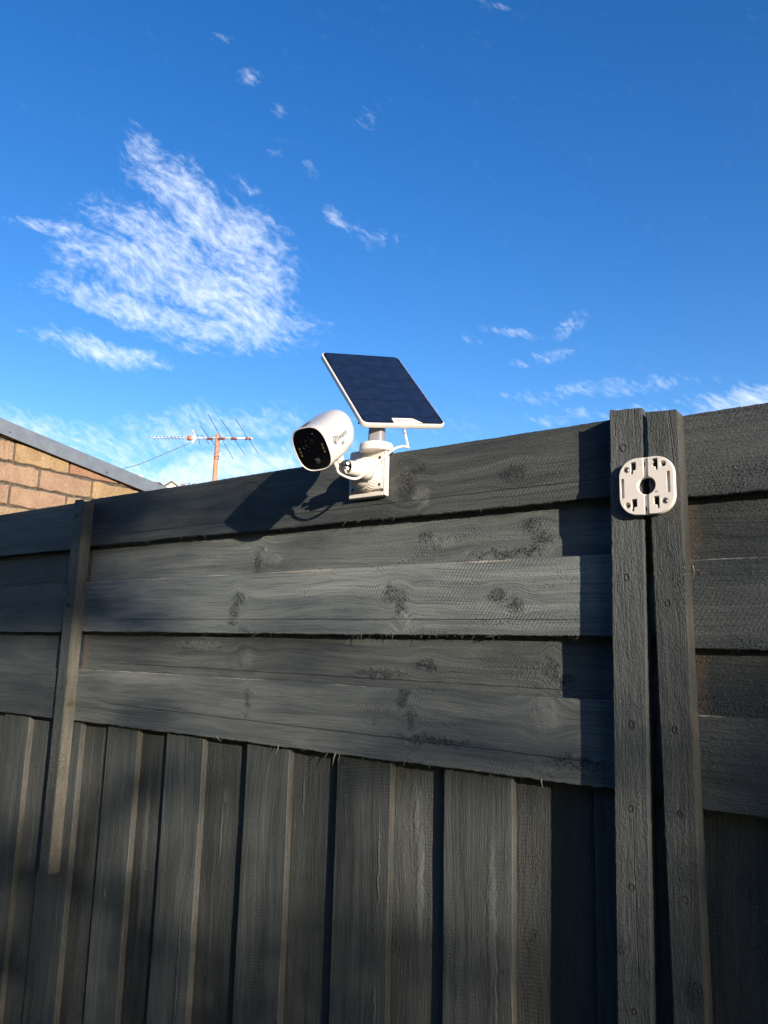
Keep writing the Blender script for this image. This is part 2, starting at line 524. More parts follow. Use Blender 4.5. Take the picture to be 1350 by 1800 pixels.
hm, ht, hb = mat('scrubby_hillside')
hco = ht.new('ShaderNodeTexCoord').outputs['Object']
hn = ht.noise(hco, 0.12, 8.0, 0.7)
ht.l.new(ht.mix(ht.sm(hn, 0.35, 0.65), (.045, .055, .025), (.12, .10, .06)), hb.inputs['Base Color'])
hb.inputs['Roughness'].default_value = 1.0
bm = bmesh.new()
HC = Vector((-128.0, 99.0, 0))
loops = []
for (r_, z_) in ((95, -1.0), (75, 5), (55, 13.5), (38, 21), (24, 25.5), (12, 27.4), (4, 27.8)):
    loops.append([HC + Vector((math.cos(2 * math.pi * k / 36) * r_ * (1.25 + .08 * math.sin(3 * k)), math.sin(2 * math.pi * k / 36) * r_ * (0.9 + .07 * math.cos(2 * k)), z_)) for k in range(36)])
rings(bm, loops, cap0=False)
o = obj('hill', fix(bm), hm, smooth=True); o['kind'] = 'structure'


# ------------------------------------------------------------------ timber pieces
def plank(L, H, T, axis, seed, N=None, rag=(0.0008, 0.0008), rows=5, nomat1=False, rag_bottom=None, bow=0.0012, skew=0.0):
    """sawn board, origin at its lower left front corner; rag = edge roughness (edge at 0, edge at H)"""
    rn = random.Random(seed)
    N = N or max(10, int(L / 0.008))
    def wobble(amp):
        a = [rn.uniform(-1, 1) for _ in range(N + 1)]
        b = [rn.uniform(-1, 1) for _ in range(N // 6 + 3)]
        c = [rn.uniform(-1, 1) for _ in range(N // 30 + 3)]
        out = []
        for i in range(N + 1):
            u = i / 6; k = int(u); f = u - k
            w = i / 30; m_ = int(w); h = w - m_
            out.append(amp * (0.5 * a[i] + 0.6 * (b[k] * (1 - f) + b[k + 1] * f)) + 0.0013 * (c[m_] * (1 - h) + c[m_ + 1] * h))
        return out
    e0, e1 = wobble(rag[0]), wobble(rag[1])
    face = [[rn.uniform(-1, 1) for _ in range(rows + 1)] for _ in range(N // 12 + 3)]
    loops = []
    bev = 0.0016
    for i in range(N + 1):
        g = L * i / N
        sk = skew * g
        lo, hi = e0[i] + sk, H + e1[i] + sk
        pts = [(lo, T), (lo, bev)]
        u = i / 12; k = int(u); f = u - k
        for r_ in range(rows + 1):
            t = lo + bev + (hi - lo - 2 * bev) * r_ / rows
            d = bow * 0.5 * (face[k][r_] * (1 - f) + face[k + 1][r_] * f)
            pts.append((t, d))
        pts += [(hi, bev), (hi, T)]
        loops.append([((g, d, t) if axis == 'X' else (t, d, g)) for (t, d) in pts])
    bm = bmesh.new()
    vl = rings(bm, loops)
    n = len(vl[0])
    bm.faces.ensure_lookup_table()
    if not nomat1:
        idx = 0
        for a in range(N):
            for i in range(n):
                if i in (0, n - 2):
                    bm.faces[idx].material_index = 1
                idx += 1
        for f in bm.faces[idx:]:
            f.material_index = 1
    return fix(bm)


def sliver(bm, p, d, length, w, curl, rn):
    """a thin curved wood fibre"""
    p = Vector(p); d = Vector(d).normalized()
    side = Vector((d.z, 0, -d.x)).normalized()
    pr = None
    for k in range(4):
        u = k / 3
        c = p + d * length * u + side * curl * u * u + Vector((0, -0.35 * abs(curl) * u * u, 0))
        ww = w * (1 - 0.85 * u)
        cur = (bm.verts.new(c + side * ww), bm.verts.new(c - side * ww), bm.verts.new(c + Vector((0, -ww * 0.9, 0))))
        if pr:
            for i in range(3):
                j = (i + 1) % 3
                bm.faces.new((pr[i], pr[j], cur[j], cur[i]))
        pr = cur


def fray(L, seed, dens, lmax, z=0.0, y=0.002):
    rn = random.Random(seed); bm = bmesh.new()
    g = 0.0
    while g < L:
        g += rn.expovariate(dens)
        if rn.random() < 0.35:
            continue
        a = rn.uniform(-1.3, 1.3)
        sliver(bm, (g, y + rn.uniform(0, .006), z + 0.001), (math.sin(a), rn.uniform(-.5, .1), -math.cos(a) * 0.7), rn.uniform(.25, 1) ** 2 * lmax, rn.uniform(.0004, .0011), rn.uniform(-.4, .4) * lmax, rn)
    return fix(bm)


def nail(name, parent, x, y, z, r_=0.0042, ring=True):
    """nail sunk below the face: a torn rim round a dark head"""
    rn = random.Random(int(x * 9137 + z * 7919))
    bm = bmesh.new()
    loops = []
    for rr, dd in ((1.0, 0.0006), (0.78, -0.0011), (0.60, -0.0002), (0.55, 0.0010)):
        loops.append([(x + math.cos(2 * math.pi * k / 12) * r_ * rr * (0.95 + rn.uniform(-.15, .3)), y + dd, z + math.sin(2 * math.pi * k / 12) * r_ * 1.35 * rr * (1.0 + rn.uniform(-.2, .35))) for k in range(12)])
    rings(bm, loops, cap0=False)
    return obj(name, fix(bm), [RUST], parent)


# ---- left fence: two bays, cover battens, palings below five overlapping boards
F1 = thing('timber_fence', 'long charcoal timber fence carrying the security camera, with a batten at left', 'fence', (-1.3, 0, 0), 'charcoal fences meeting at the paired battens')
F2 = thing('timber_fence', 'charcoal timber fence at the right edge, beyond the gap between the battens', 'fence', (0.4, 0, 0), 'charcoal fences meeting at the paired battens')
F1.location = (0, 0, 0); F2.location = (0, 0, 0)

KN = {1: [(-1.405, 1.905, .030, .036), (-.925, 1.905, .026, .040), (-.665, 1.902, .032, .018), (-.90, 1.935, .03, .010)],
      2: [(-1.385, 1.765, .013, .030), (-.885, 1.792, .022, .010), (-.640, 1.800, .022, .014), (-.618, 1.772, .022, .018), (-.645, 1.748, .030, .010), (-.70, 1.745, .09, .008)],
      3: [(-1.425, 1.665, .020, .020), (-1.437, 1.636, .016, .022), (-1.44, 1.606, .020, .006), (-.960, 1.672, .022, .018), (-.932, 1.650, .018, .026), (-.700, 1.660, .026, .014), (-.664, 1.642, .018, .020)],
      4: [(-.880, 1.522, .030, .012), (-.60, 1.520, .014, .028), (-.575, 1.500, .020, .012), (-1.0, 1.50, .08, .01)],
      5: [(-1.375, 1.425, .009, .024), (-.920, 1.455, .016, .022), (-.900, 1.420, .014, .026), (-.55, 1.362, .055, .014), (-.85, 1.375, .10, .010)]}
PL = {1: [(-.885, 1.875, .022, .024)],
      2: [(-1.365, 1.792, .013, .011), (-1.33, 1.765, .03, .014), (-.85, 1.775, .035, .012)],
      3: [(-.925, 1.612, .022, .020), (-1.385, 1.592, .032, .008), (-1.40, 1.672, .012, .008)],
      4: [(-1.41, 1.520, .024, .022), (-1.6, 1.55, .13, .010), (-.575, 1.49, .014, .008)],
      5: [(-.605, 1.435, .030, .036), (-1.37, 1.385, .012, .010), (-.60, 1.345, .03, .014)]}
# name, z0, height, y front
ROWS = [(1, 1.838, .1465, .0), (2, 1.716, .148, .0228), (3, 1.582, .1475, .0), (4, 1.462, .148, .0228), (5, 1.327, .1475, .0)]


def board(parent, k, x0, x1, z0, h, y, seed, m_, rag, skew=0.0):
    o = obj('board', plank(x1 - x0, h, .0158, 'X', seed, rag=rag, bow=.0016, skew=skew), [m_, EDGE_X], parent, (x0, y, z0))
    return o


for (k, z0, h, y) in ROWS:
    x0, x1 = -2.098, -0.404
    kn = [(a - x0, b - z0, c, d) for (a, b, c, d) in KN[k]]
    pl = [(a - x0, b - z0, c, d) for (a, b, c, d) in PL[k]]
    paint_and_light_tone = {1: .82, 2: 1.68, 3: 2.25, 4: 1.22, 5: 1.66}[k]  # row paint differences, with the sunlit and dimmer rows put into the colour
    m_ = timber('charcoal_board_row', 'X', dark=tuple(v * paint_and_light_tone for v in (.047, .055, .055)), light=tuple(v * paint_and_light_tone for v in (.112, .122, .113)), knots=kn, pale=pl, top_wear=h if k in (3, 5) else None, brown_end=0.026 if k in (2, 4) else 0.0,
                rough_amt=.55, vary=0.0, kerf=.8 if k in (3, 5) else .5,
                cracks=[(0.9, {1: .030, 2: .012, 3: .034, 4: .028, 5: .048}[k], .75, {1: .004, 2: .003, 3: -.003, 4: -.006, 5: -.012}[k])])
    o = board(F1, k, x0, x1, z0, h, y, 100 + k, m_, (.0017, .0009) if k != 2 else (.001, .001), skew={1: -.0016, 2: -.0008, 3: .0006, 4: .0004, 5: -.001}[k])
    if k in (1, 3, 5):
        fr = obj('frayed_fibre', fray(x1 - x0 - .05, 300 + k, {1: 170, 3: 130, 5: 70}[k], .013), [EDGE_X], o)
        fr['kind'] = 'stuff'
    else:
        pass
    # left bay
    o = board(F1, k, -3.74, -2.102, z0 - .003 + random.uniform(-.002, .002), h, y, 200 + k, BOARD, (.0013, .0009))
    # right fence
    x0, x1 = -0.384, 1.40
    zz = z0 - .0155
    m_ = timber('charcoal_board_right_row', 'X', knots=[(.22 + .05 * k, .08, .03, .02)], top_wear=h if k in (3, 5) else None, brown_end=0.056 if k in (2, 4) else 0.0, rough_amt=1.1, kerf=.35, dark=(.042, .050, .051), light=(.082, .092, .089))
    o = board(F2, k, x0, x1, zz, h, y, 400 + k, m_, (.0013, .0009), skew=-.002 if k == 1 else 0)
    if k in (1, 3, 5):
        fr = obj('frayed_fibre', fray(1.2, 500 + k, 40, .008), [EDGE_X], o)
        fr['kind'] = 'stuff'

# larger torn splinters hanging from the lower edges (x, z, length, lean)
for i, (x, z, ln, lean, w, m_) in enumerate([(-1.062, 1.838, .020, .9, .0010, EDGE_X), (-1.045, 1.838, .016, -.5, .0009, EDGE_X), (-1.02, 1.838, .026, 1.2, .0010, EDGE_X), (-.995, 1.838, .024, 1.25, .0012, EDGE_X), (-1.085, 1.838, .018, -.9, .0009, EDGE_X),
                                 (-.955, 1.838, .015, .4, .0008, EDGE_X), (-.70, 1.838, .013, .8, .0008, EDGE_X), (-.785, 1.838, .012, -.7, .0008, EDGE_X),
                                 (-1.35, 1.582, .030, -1.2, .0012, EDGE_X), (-1.31, 1.582, .020, .9, .0009, EDGE_X), (-1.035, 1.582, .020, .15, .0010, EDGE_X), (-1.05, 1.582, .016, -.5, .0009, EDGE_X),
                                 (-1.475, 1.330, .034, 1.0, .0026, SPLIT), (-1.265, 1.328, .022, .2, .0016, SPLIT), (-1.095, 1.328, .026, -.3, .0024, SPLIT), (-1.085, 1.328, .020, .4, .0014, SPLIT), (-1.115, 1.328, .022, -.7, .0022, EDGE_X),
                                 (-.915, 1.328, .010, .4, .0014, SPLIT), (-.615, 1.327, .016, .1, .0022, SPLIT), (-1.18, 1.328, .012, -.8, .001, SPLIT)]):
    bm = bmesh.new()
    sliver(bm, (x, .001, z + .002), (math.sin(lean), -.25, -math.cos(lean)), ln, w, (.3 if i % 2 else -.3) * ln, random)
    obj('splinter', fix(bm), [m_], F1)

# palings: proud ones (front at y=.018) and recessed ones behind
proud = [(-3.62, -3.475), (-3.34, -3.19), (-3.06, -2.91), (-2.79, -2.64), (-2.497, -2.3495), (-2.222, -2.068), (-1.942, -1.806), (-1.682, -1.539), (-1.383, -1.245), (-1.104, -.960), (-.830, -.681), (-.525, -.392)]
PK = {5: [(-1.99, .99, .02, .05)], 9: [(-.985, .88, .012, .045)], 10: [(-.74, 1.16, .018, .10)]}
for i, (a, b) in enumerate(proud):
    if a > -1.5 or i in (6, 7):
        kn = []; pk = []
        if i == 10:
            kn = [(.72, .04, .02, .012), (.66, .11, .016, .010)]
            pk = [(.98, .105, .22, .010), (.86, .112, .16, .004)]
        if i == 9:
            pk = [(.50, .105, .045, .010), (.78, .115, .05, .004), (1.05, .118, .10, .003)]
        if i == 7:
            kn = [(.48, .135, .02, .008)]
            pk = [(.50, .125, .02, .012), (.70, .10, .15, .004)]
        if i == 6:
            pk = [(.82, .045, .012, .006)]
        m_ = timber('charcoal_proud_paling', 'Z', knots=[(kz + .0, kx, rz, rx) for (kz, kx, rz, rx) in kn], pale=pk, rough_amt=.5, kerf=.45, dark=(.044, .053, .054), light=(.098, .109, .102))
    else:
        m_ = PALING
    # the boards' own origin is at the ground, z = 0.36 keeps the grain coordinates local
    obj('paling', plank(1.30, b - a, .0165, 'Z', 600 + i, N=130, rag=(.0007, .0007)), [m_, EDGE_Z], F1, (a, .0185 + random.uniform(-.001, .002), .066 + random.uniform(-.004, .004)))
for i in range(len(proud) - 1):
    a = proud[i][1] - .022; b = proud[i + 1][0] + .024
    pk = {5: [(1.10, .105, .25, .006)], 6: [(.90, .06, .35, .012)], 7: [(1.12, .088, .018, .010), (1.03, .082, .07, .004), (.66, .075, .035, .016)], 8: [(1.15, .05, .05, .004)], 9: [(1.15, .075, .05, .009), (1.02, .085, .16, .010)]}.get(i, [])
    kn = {7: [(.70, .06, .012, .007)], 10: [(.98, .055, .016, .012)]}.get(i, [])
    m_ = timber('charcoal_recessed_paling', 'Z', pale=pk, knots=kn, rough_amt=.8, kerf=.5, brown=.08 if i in (9, 10) else .03, dark=(.037, .044, .044), light=(.078, .087, .082)) if pk or kn else PALING
    obj('paling', plank(1.285, b - a, .0165, 'Z', 700 + i, N=130, rag=(.0007, .0007)), [m_, EDGE_Z], F1, (a, .0385 + random.uniform(-.001, .001), .066))
for (x, y) in [(-1.885, .018), (-1.732, .038), (-1.658, .018), (-1.57, .018), (-1.451, .038), (-1.359, .018), (-1.27, .018), (-1.15, .038), (-.993, .018), (-.863, .038), (-.799, .018), (-.702, .018), (-.60, .038), (-2.0, .038)]:
    nail('nail', F1, x, y, .985 + random.uniform(-.004, .004), .0036)
# right fence palings
proudr = [(-.222, -.075), (.06, .205), (.345, .49), (.62, .77), (.90, 1.05), (1.18, 1.33)]
for i, (a, b) in enumerate(proudr):
    obj('paling', plank(1.30, b - a, .0165, 'Z', 800 + i, N=130), [PALING, EDGE_Z], F2, (a, .0175, .05))
ends = [(-.52, -.37)] + proudr
for i in range(len(proudr)):
    a = ends[i][1] - .022 if i else -.38; b = proudr[i][0] + .024
    obj('paling', plank(1.285, b - a, .0165, 'Z', 850 + i, N=130), [PALING, EDGE_Z], F2, (a, .0425, .05))

# rails and structural posts behind
for z in (.30, .985, 1.42, 1.80):
    bm = bmesh.new(); box(bm, -3.74, -.47, .0575, .093, z - .035, z + .035)
    obj('rail', fix(bm), [BOARD], F1)
    bm = bmesh.new(); box(bm, -.33, 1.4, .0615, .093, z - .05, z + .02)
    obj('rail', fix(bm), [BOARD], F2)
for (x0, x1, F) in ((-3.79, -3.69, F1), (-2.15, -2.05, F1), (-.455, -.345, F1), (1.35, 1.45, F2)):
    bm = bmesh.new(); box(bm, x0, x1, .095, .185, 0, 1.90)
    obj('post', fix(bm), [BATTEN], F)


def batten(parent, top, bot, w0, w1, x0t, x0b, p, seed, m_, rag=.0005, topcut=0.0, lit=True):
    """rough sawn batten standing proud of the boards, possibly leaning, with a weathered top"""
    rn = random.Random(seed); L = top - bot; N = int(L / .008)
    bm = bmesh.new(); loops = []
    e = [[rn.uniform(-1, 1) for _ in range(N + 2)] for _ in range(5)]
    for i in range(N + 1):
        u = i / N; z = bot + L * u
        xl = x0b + (x0t - x0b) * u; w = w1 + (w0 - w1) * u
        j = [rag * e[c][i] for c in range(5)]
        bv = .0018
        end = 0.0
        def zz(fx):
            return z + (topcut * (fx - .5) * u ** 30)
        pts = [(xl + j[0], -.0008, 0), (xl + j[0], -p + bv, 0), (xl + bv + j[1], -p + j[2] * .4, 0)]
        for q in (.25, .5, .75):
            pts.append((xl + w * q, -p + .0006 * e[int(q * 4)][i // 2], q))
        pts += [(xl + w - bv + j[3], -p + j[4] * .4, 1), (xl + w + j[3], -p + bv, 1), (xl + w + j[3], -.0008, 1)]
        loops.append([(a, b, zz(c)) for a, b, c in pts])
    vl = rings(bm, loops)
    n = len(vl[0])
    bm.faces.ensure_lookup_table()
    for a in range(N):
        bm.faces[a * n + n - 2].material_index = 1 if lit else 0  # the side the sun strikes gets a lighter colour
    for v in vl[-1]:                                     # splintered end grain
        v.co.z += rn.uniform(-.003, .003)
    o = obj('batten', fix(bm), [m_, EDGE_Z], parent)
    return o


def bm_mat(**k):
    return timber('charcoal_rough_batten', 'Z', rough_amt=1.1, kerf=.25, dark=(.041, .049, .050), light=(.086, .096, .091), **k)


BL = batten(F1, 1.976, .912, .047, .047, -2.1265, -2.1265, .0365, 11, bm_mat(), topcut=-.004)
BL.data.materials[1] = timber('sunlit_sawn_batten_side', 'Z', dark=(.085, .082, .070), light=(.165, .155, .128), rough_amt=.8, kerf=.7, brown=.12)  # sawn side in lighter tan, standing for the sun on it
BR1 = batten(F1, 1.982, .06, .058, .052, -.4565, -.4845, .040, 12,
             bm_mat(cracks=[(1.18, -.436, .13, -.004), (1.965, -.446, .03, .05), (1.955, -.412, .04, -.02), (1.97, -.425, .016, .1)],
                    knots=[(1.093, -.462, .016, .012)]), topcut=-.004, lit=False)
BR2 = batten(F2, 1.969, .06, .0535, .043, -.3918, -.3765, .040, 13,
             bm_mat(cracks=[(1.93, -.349, .075, -.09), (1.925, -.352, .06, -.06)], knots=[(1.05, -.352, .025, .012)]), topcut=-.006)
for (x, z, r_) in ((-.432, 1.913, .0062), (-.433, 1.684, .0050), (-.432, 1.44, .0052), (-.438, 1.307, .0042), (-.440, 1.186, .0046), (-.442, 1.004, .0040)):
    nail('nail', F1, x, -.0402, z, r_)
for (x, z, r_) in ((-.366, 1.639, .0046), (-.363, 1.437, .0048), (-.359, 1.309, .0046), (-.357, 1.183, .0048), (-.366, 1.862, .0055)):
    nail('nail', F2, x, -.0402, z, r_)
for z in (1.93, 1.66, 1.42, 1.19):
    nail('nail', F1, -2.108, -.0367, z, .004)

# moss tuft on the left batten, dry straw caught beside the right one
rn = random.Random(5)
bm = bmesh.new()
for k in range(220):
    a = rn.uniform(0, 1) ; bz = rn.gauss(0, .55)
    px_, pz_ = rn.uniform(-.028, -.004), 1.378 + bz * .013 - .004
    h_ = rn.uniform(.001, .0035)
    sliver(bm, (-2.079, px_, pz_), (1, rn.uniform(-.6, .6), rn.uniform(-.3, .8)), h_, .0007, .0006, rn)
o = obj('moss', fix(bm), [MOSSM], BL); o['kind'] = 'stuff'
for i, (dx, dz, ln, cu_) in enumerate(((0, .012, .024, .008), (.006, .004, .018, -.012), (.012, -.002, .016, .006), (-.002, .016, .013, .009))):
    bm = bmesh.new()
    sliver(bm, (-.334 + dx, -.0035, 1.700 + dz - .008), (.35 + .3 * i, -.25, -.8 + .5 * i), ln, .0007, cu_, rn)
    obj('straw', fix(bm), [simple('dry_straw', (.45, .32, .22), .8)] if i == 0 else [bpy.data.materials['dry_straw']], F2)

# ------------------------------------------------------------------ wall bracket on the top board
BX, BY, BZ = -1.0205, -0.0012, 1.941
BR = thing('wall_bracket', 'cream plastic bracket with ribbed swivel disc screwed to the top board of the fence', 'bracket', (BX, BY, BZ))


def L3(x, y, z):      # world point -> bracket-local
    return Vector((x - BX, y - BY, z - BZ))


bm = bmesh.new()
hw = .0525
box(bm, -hw, hw, -.0075, 0, -.057, .054, bev=.003)
obj('back_plate', fix(bm), [WHITE], BR)
# raised lip round the edge of the plate
bm = bmesh.new()
box(bm, hw - .006, hw, -.0155, -.0070, -.056, .054, bev=.0015)
box(bm, -hw, -hw + .004, -.0105, -.0070, -.056, .054, bev=.001)
box(bm, -hw + .004, hw - .006, -.0155, -.0070, -.056, -.047, bev=.0015)
obj('lip', fix(bm), [WHITE], BR)
# inner housing that carries the disc
bm = bmesh.new()
box(bm, -hw + .006, hw - .0065, -.016, -.0070, -.041, .053, bev=.002)
box(bm, .024, hw - .0065, -.0172, -.0155, -.016, .005, bev=.0006)
box(bm, .024, hw - .0065, -.0186, -.0155, .0056, .0090, bev=.0006)
obj('housing', fix(bm), [WHITE], BR)
for (sx, sz) in ((.0365, .030), (.0365, -.031), (-.0375, -.036)):
    bm = bmesh.new()
    lathe(bm, (sx, -.0158, sz), (0, -1, 0), ((0, .0032), (.0008, .0032), (.0009, .0020), (.00095, .0010)), 14)
    obj('screw_hole', fix(bm), [BLACKP], BR)
# disc with knurled rim
DC = Vector((.004, 0, -.004))
ax = Vector((-.10, -1, -.03)).normalized()
bm = bmesh.new()
x_, y_ = frame_of(ax)
n = 192
loops = []
for (h, r0, dr) in ((.012, .0390, 0), (.0165, .0390, 0), (.0180, .0388, .0010), (.0200, .0385, .0020), (.029, .0366, .0020), (.031, .0358, .0008), (.0318, .0345, 0)):
    loops.append([DC + ax * h + (x_ * math.cos(2 * math.pi * k / n) + y_ * math.sin(2 * math.pi * k / n)) * (r0 - (dr if (k // 2) % 3 == 0 else 0)) for k in range(n)])
rings(bm, loops)
obj('knurled_disc', fix(bm), [WHITE], BR)
bm = bmesh.new()
lathe(bm, DC + ax * .0312, ax, ((0, .0336), (.004, .0333), (.010, .0318), (.016, .0292), (.022, .0255), (.027, .0205), (.0305, .0140), (.0315, .006)), 64)
obj('dome', fix(bm), [WHITE], BR, smooth=True)
# neck stub that leaves the dome towards the camera
n0 = L3(-.990, -.046, 1.932); n1 = L3(-1.0065, -.1010, 1.9335)
nd = (n1 - n0).normalized()
bm = bmesh.new()
lathe(bm, n0, nd, ((0, .0185), (.012, .0182), (.03, .0172), (.046, .0163), (.054, .0158), (.0575, .0150), (.0576, .0128), (.050, .0120)), 48)
obj('neck', fix(bm), [WHITE], BR, smooth=True)
# metal hinge between neck and camera shoe
hx = n1 + nd * -.006
bm = bmesh.new()
tube(bm, [n1 - nd * .012, n1 + nd * .012 + Vector((0, 0, .006))], .0065, 20)
obj('hinge_pin', fix(bm), [BLACKP], BR)
for k, dz in enumerate((.004, -.0065)):
    bm = bmesh.new()
    c_ = n1 + nd * .006 + Vector((.0065, -.002, dz + .002))
    lathe(bm, c_, (.75, -.6, .1), ((0, .0036), (.0016, .0036), (.0022, .0028)), 16)
    obj('hinge_screw', fix(bm), [SCREW], BR)
# collar on top that takes the panel post
CC = L3(-1.0005, -.0090, 0); CC.z = 0
bm = bmesh.new()
lathe(bm, (CC.x, CC.y, 1.9862 - BZ), (0, 0, 1), ((0, .0375), (.0015, .0385), (.0095, .0385), (.0100, .0377), (.0110, .0377), (.0115, .0380), (.0165, .0376), (.0182, .0364), (.0188, .0335)), 72)
o = obj('collar', fix(bm), [WHITE], BR)

# ------------------------------------------------------------------ solar panel on its post
ex = Vector((.4492, .8824, .1399)).normalized(); nz = Vector((.6433, -.4281, .6347)); ey = Vector((-.62, .1951, .76))
nz = (nz - ex * nz.dot(ex)).normalized(); ey = nz.cross(ex)
PC = Vector((-1.0303, .0462, 2.1617))
PW_, PH_ = .2150, .2935
SP = thing('solar_panel', 'tilted navy solar panel with white rim on a short grey post above the bracket', 'solar panel')
MM = Matrix((ex, ey, nz)).transposed().to_4x4(); MM.translation = PC
SP.matrix_world = MM
me = flat_shape(rrect(0, 0, PW_, PH_, .014), [], .0125, .0025)
fr = obj('frame', me, [WHITE], SP, (0, 0, -.0130))
# cell field: dark laminate, five cell rows set a hair above it
GL, t, b = mat('dark_laminate')
b.inputs['Base Color'].default_value = (.006, .010, .022, 1); b.inputs['Roughness'].default_value = .22
CELL, t, b = mat('navy_solar_cell')
co = t.new('ShaderNodeTexCoord').outputs['Object']
x, y, z = t.sep(co)
fx = t.m('ABSOLUTE', t.m('SUBTRACT', t.m('FRACT', t.m('MULTIPLY', x, 1 / .0052)), .5))
lx = t.sm(fx, .43, .48)
fy = t.m('ABSOLUTE', t.m('SUBTRACT', t.m('FRACT', t.m('MULTIPLY', y, 1 / .0032)), .5))
ly = t.m('MULTIPLY', t.sm(fy, .40, .48), .5)
ln = t.m('MAXIMUM', lx, ly)
nse = t.noise(co, 40.0, 3.0)
c = t.mix(t.sm(nse, .3, .7), (.0055, .0115, .032), (.009, .017, .044))
c = t.mix(t.m('MULTIPLY', ln, .40), c, (.022, .032, .060))
t.l.new(c, b.inputs['Base Color'])
t.put(b.inputs['Roughness'], t.sm(t.noise(co, 18.0, 5.0, .65), .3, .7, .24, .34))
b.inputs['Specular IOR Level'].default_value = .40
me = flat_shape(rrect(0, 0, PW_ - .0062, PH_ - .0066, .0122), [], .0008)
obj('laminate', me, [GL], SP, (0, 0, -.0004))
rows = [(.1395, .0945), (.0925, .0350), (.0330, -.0040), (-.0060, -.0550), (-.0570, -.1180), (-.1195, -.1400)]
for (t1, t0) in rows:
    h_ = t1 - t0
    bm = bmesh.new()
    wq = PW_ - .010 if t0 > -.13 and t1 < .135 else PW_ - .022
    box(bm, -wq / 2, wq / 2, -h_ / 2, h_ / 2, 0, .0005)
    obj('solar_cell', fix(bm), [CELL], SP, (0, (t0 + t1) / 2, .0005))
# white logo tab on the lower rim
tb = [(-.0300, -.1445), (.0440, -.1445), (.0245, -.1275), (-.0270, -.1275), (-.0300, -.1295)]
me = flat_shape(tb, [], .0022)
tab = obj('logo_tab', me, [WHITE], SP, (0, 0, .0))


def emblem(r_):
    """oval badge with a curved bird neck cut out of it"""
    bm = bmesh.new()
    nn_ = 28
    o_ = [bm.verts.new((r_ * .85 * math.cos(2 * math.pi * k / nn_), r_ * math.sin(2 * math.pi * k / nn_), 0)) for k in range(nn_)]
    i_ = [bm.verts.new((r_ * .66 * math.cos(2 * math.pi * k / nn_), r_ * .80 * math.sin(2 * math.pi * k / nn_), 0)) for k in range(nn_)]
    for k in range(nn_):
        j = (k + 1) % nn_
        bm.faces.new((o_[k], o_[j], i_[j], i_[k]))
    pr = None
    for k in range(11):
        u = k / 10
        c_ = Vector((r_ * (.22 * math.sin(u * 5.2 + .4)), r_ * (.55 - 1.15 * u), 0))
        w_ = r_ * (.10 + .26 * u)
        cur = (bm.verts.new(c_ + Vector((-w_, 0, 0))), bm.verts.new(c_ + Vector((w_ * .7, 0, 0))))
        if pr:
            bm.faces.new((pr[0], pr[1], cur[1], cur[0]))
        pr = cur
    return bm


o = obj('emblem', emblem(.0052), [PRINT], tab, (-.0165, -.1362, .00235))
me = text_mesh('Swann', .0118)
obj('lettering', me, [PRINT], tab, (-.0110, -.1396, .00235))
# post: world-vertical, from the collar up to the back of the panel
inv = MM.inverted()
pb = inv @ Vector((-1.0005, -.0090, 2.0040)); pt = inv @ Vector((-1.0015, -.0060, 2.100))
up = (pt - pb).normalized()
# oval post, slightly flared at the foot
bm = bmesh.new()
wx = inv.to_3x3() @ Vector((.95, .31, 0)); wy = up.cross(wx)
loops = []
for (u, s_) in ((0, 1.10), (.04, 1.09), (.35, 1.04), (1.0, .97)):
    c_ = pb.lerp(pt, u)
    loops.append([c_ + wx * .0172 * s_ * math.copysign(abs(math.cos(2 * math.pi * k / 48)) ** .6, math.cos(2 * math.pi * k / 48)) + wy * .0150 * s_ * math.copysign(abs(math.sin(2 * math.pi * k / 48)) ** .6, math.sin(2 * math.pi * k / 48)) for k in range(48)])
loops[-1] = [v - up * ((v.z + .0125) / up.z) for v in loops[-1]]
rings(bm, loops)
obj('post', fix(bm), [GREYP], SP, smooth=False)
bm = bmesh.new()
c_ = inv @ Vector((-1.005, .010, 2.09))
box(bm, c_.x - .03, c_.x + .03, c_.y - .03, c_.y + .03, -.030, -.0128, bev=.004)
obj('back_mount', fix(bm), [GREYP], SP)
bm = bmesh.new()
lathe(bm, (-PW_ / 2 + .012, -PH_ / 2 + .030, -.0130), (-.5, 0, -1), ((0, .003), (.010, .003), (.011, .002)), 12)
obj('thumb_screw', fix(bm), [BLACKP], SP)

# ------------------------------------------------------------------ security camera
av = Vector((.105, -.800, -.590)).normalized()
upv = (Vector((0, 0, 1)) - av * av.z).normalized()
roll = R(-4)
sd = upv.cross(av)
upv, sd = (upv * math.cos(roll) + sd * math.sin(roll)).normalized(), (sd * math.cos(roll) - upv * math.sin(roll)).normalized()
CC_ = Vector((-1.0156, -.21, 1.9494))
SC = thing('security_camera', 'white bullet security camera with black glass face pointing down beside the bracket', 'security camera')
KM = Matrix((sd, -av, upv)).transposed().to_4x4(); KM.translation = CC_
SC.matrix_world = KM
HWc, HHc = .0415, .0480


def sect(s, y, n=72, p=2.9, hw_=HWc, hh_=HHc):
    out = []
    for k in range(n):
        a = 2 * math.pi * k / n
        c_, s_ = math.cos(a), math.sin(a)
        out.append(Vector((hw_ * s * math.copysign(abs(c_) ** (2 / p), c_), y, hh_ * s * math.copysign(abs(s_) ** (2 / p), s_))))
    return out


